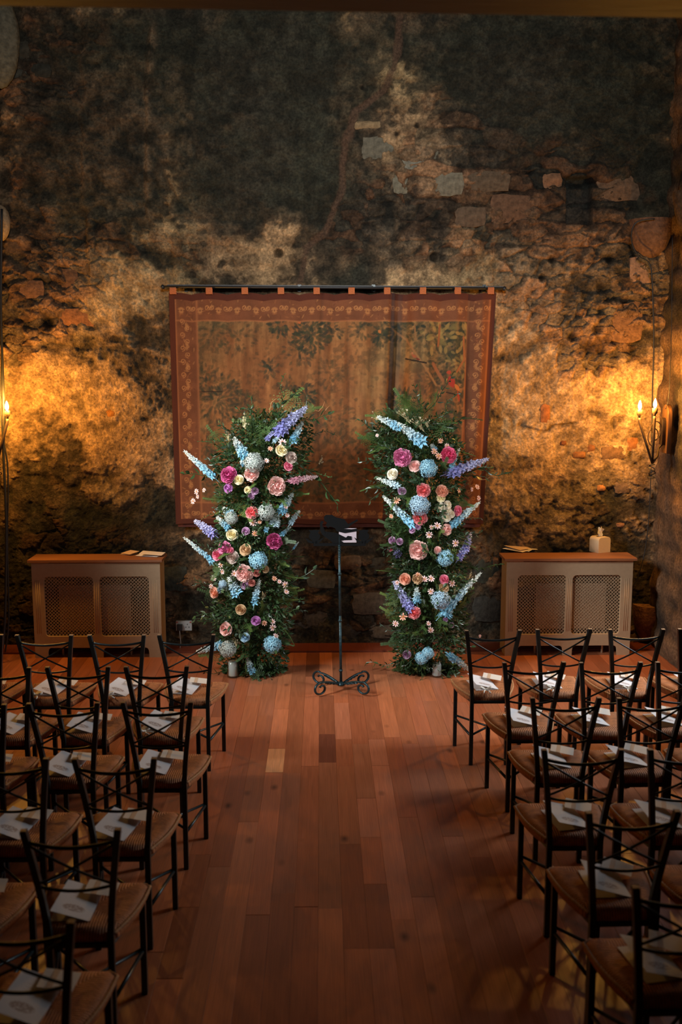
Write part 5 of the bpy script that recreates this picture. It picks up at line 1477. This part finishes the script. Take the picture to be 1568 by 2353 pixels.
LONG_R = [(1010, 1080, 1170, 1075, 'b', 1), (930, 1030, 835, 970, 'b', 1), (930, 1040, 850, 1000, 'f', 1), (920, 1020, 860, 960, 'b', 1), (900, 1110, 840, 1110, 'b', 1), (930, 1100, 845, 1140, 'b', 1), (1020, 1110, 1090, 1140, 'f', 1), (1010, 1140, 1100, 1165, 'f', 1), (1000, 1030, 1075, 1020, 'f', 1), (1000, 1020, 1080, 1035, 'b', 1), (990, 1010, 1010, 955, 'b', 1), (960, 1010, 950, 950, 'b', 1), (1020, 1290, 1110, 1290, 'f', 1), (1040, 1300, 1150, 1330, 'b', 1),
          (950, 1220, 860, 1200, 'f', 1), (940, 1360, 880, 1370, 'b', 1), (950, 1410, 870, 1430, 'b', 1), (960, 1530, 900, 1550, 'f', 1), (950, 1520, 845, 1535, 'b', 1), (1010, 1500, 1070, 1530, 'b', 1), (940, 1510, 890, 1525, 'b', 1), (1000, 1530, 1075, 1545, 'f', 1), (985, 1420, 1060, 1440, 'b', 1), (970, 1400, 960, 1340, 'f', 1), (1060, 1540, 1085, 1535, 'b', 1)]
TW_R = [[(1085, 1095), (1100, 1103), (1118, 1102), (1128, 1095), (1140, 1098), (1150, 1090)], [(940, 1250), (980, 1220), (1010, 1180)]]
fa_l = arrangement('L', specL, skL, (585, 1552), 'tall column of pink, cream and blue flowers left of the music stand')
fa_r = arrangement('R', specR, skR, (985, 1552), 'tall column of pink, white and blue flowers right of the music stand')
# a few ruscus tips trailing over the boards are part of each column


# ------------------------------------------------------------------ wall lamps
def flame_bulb():
    mb = MB(); mb.lathe([(0, 0), (.008, .002), (.013, .014), (.0155, .030), (.013, .048), (.007, .066), (.002, .078), (0, .080)], 14); return mb.mesh('bulb')


def cup():
    mb = MB(); mb.lathe([(0, -.075), (.008, -.075), (.011, -.055), (.022, -.040), (.024, -.002), (.019, 0), (0, 0)], 14); return mb.mesh('cup')


fb_, cp_ = flame_bulb(), cup()


def wall_lamp(sgn, bulbs, foot, plate, lab, name='candle_sconce'):
    t = thing(name, lab, 'wall lamp', (plate.x, plate.y, plate.z))
    org = Vector((plate.x, plate.y, plate.z))
    outl = [(-.075, -.20), (.075, -.20), (.075, .12)] + [(.075 * cos(a_), .12 + .085 * sin(a_)) for a_ in [i * pi / 8 for i in range(1, 8)]] + [(-.075, .12)]
    me = extrude2d('backplate', outl, (), .03, .003); mk('backplate', me, t, (0, 0, 0), (0, 0, pi / 2), M['sconce_wood'])
    me = extrude2d('boss', [(x * .45, z * .55 - .02) for x, z in outl], (), .03, .003); mk('mount', me, t, (-sgn * .03, 0, 0), (0, 0, pi / 2), M['brass_old'])
    for b_ in bulbs:
        lb = b_ - org; mb = MB(); ft = foot - org + Vector((rnd.uniform(-.01, .01), rnd.uniform(-.02, .02), 0)); top_ = lb + Vector((0, 0, -.10))
        mb.tube([ft, ft.lerp(top_, .5) + Vector((0, 0, 0)), top_, lb + Vector((0, 0, -.08))], [.008, .011, .013, .012], 10); a_ = mk('arm', mb.mesh('arm'), t, m=M['brass_old'])
        mk('candle_cup', cp_, t, lb + Vector((0, 0, -.012)), m=M['brass_old']); mk('bulb', fb_, t, lb + Vector((0, 0, -.012)), m=M['bulb'])
        l = bpy.data.lights.new('bulb_light', 'POINT'); l.energy = P_SCONCE; l.color = WARM; l.shadow_soft_size = .025
        lo = bpy.data.objects.new('bulb_light', l); COL.objects.link(lo); lo.parent = t; lo.location = lb + Vector((-sgn * .05, -.04, .03))
    ft = foot - org
    for s, zc in ((1, .0), (-1, .10)):
        pts = []
        for i in range(26):
            tt = i / 25; a_ = -pi / 2 + tt * 2 * pi * .95; rr_ = .075 * (1 - .55 * tt)
            pts.append(Vector((-sgn * (.10 + rr_ * cos(a_) * s * .8), .0 + .01 * s, -.06 + zc * .6 + rr_ * sin(a_) * 1.2)))
        mb = MB(); mb.tube(pts, .005, 6); mk('scroll', mb.mesh('scroll'), t, m=M['brass_old'])
    mb = MB(); mb.tube([Vector((0, 0, -.10)), Vector((-sgn * .06, 0, -.16)), ft * .6 + Vector((0, 0, -.05)), ft], [.008, .009, .009, .010], 8); mk('bracket', mb.mesh('bracket'), t, m=M['brass_old'])
    pts = []
    for i in range(60):
        tt = i / 59; a_ = tt * 2 * pi * 4; pts.append(ft + Vector((.026 * cos(a_) * (1 - .2 * sin(tt * 9)), .026 * sin(a_), -.045 + .05 * sin(tt * 7) - .03 * tt)))
    mb = MB(); mb.tube(pts, .004, 5); mk('wire_knot', mb.mesh('knot'), t, m=M['rod'])
    return t


bR = [ony(1471, 938, 8.28), ony(1506, 934, 8.24)]
wall_lamp(1, bR, ony(1499, 1066, 8.28), Vector((XW - .06, 8.36, ony(1530, 985, 8.4).z)), 'two-candle iron wall lamp glowing by the right corner')
bL = [ony(16, 940, 8.28), ony(-22, 938, 8.24)]
wall_lamp(-1, bL, ony(-6, 1066, 8.28), Vector((-XW + .06, 8.36, ony(1530, 985, 8.4).z)), 'iron candle lamp glowing at the left edge of the wall')


def cable(pts, y, r_, lab, m_='rod', ys=None):
    P_ = []
    for i, (a_, b_) in enumerate(pts):
        P_.append(ony(a_, b_, ys[i] if ys else y))
    Q = []
    for i in range(len(P_) - 1):
        p0 = P_[max(i - 1, 0)]; p1 = P_[i]; p2 = P_[i + 1]; p3 = P_[min(i + 2, len(P_) - 1)]
        for k in range(6):
            t = k / 6; Q.append(.5 * ((2 * p1) + (p2 - p0) * t + (2 * p0 - 5 * p1 + 4 * p2 - p3) * t * t + (3 * p1 - p0 - 3 * p2 + p3) * t ** 3))
    Q.append(P_[-1]); mb = MB(); mb.tube(Q, r_, 6); o = mk('cable', mb.mesh('cable'), m=M[m_]); tag(o, lab, 'cable'); return o


cable([(1505, 503), (1465, 510), (1452, 535), (1455, 565), (1470, 590), (1493, 605), (1499, 640), (1502, 720), (1503, 800), (1500, 900), (1499, 1000), (1499, 1060)], 8.66, .0065, 'black cable looping round the corbel down to the right lamp', ys=[8.6, 8.62, 8.64, 8.66, 8.66, 8.66, 8.66, 8.66, 8.66, 8.62, 8.45, 8.29])
cable([(1546, 540), (1545, 650), (1544, 750), (1541, 850), (1537, 915), (1530, 940)], 8.3, .003, 'thin dark wire down the right wall to the lamp board', ys=[8.3, 8.3, 8.3, 8.31, 8.32, 8.34])
cable([(1497, 1075), (1494, 1150), (1491, 1200), (1482, 1270), (1465, 1330), (1450, 1352)], 8.6, .004, 'thin dark cable from the right lamp down behind radiator cover')
cable([(4, 480), (2, 700), (6, 850), (10, 960), (8, 1040), (14, 1200), (12, 1400), (6, 1490)], 8.3, .011, 'thick black cable hanging at the left edge of the wall', m_='black')
cable([(-3, 640), (4, 780), (2, 900), (6, 1000), (18, 1080), (17, 1250), (20, 1420), (12, 1498)], 8.34, .007, 'thinner black cable beside the thick one at left edge', m_='black')
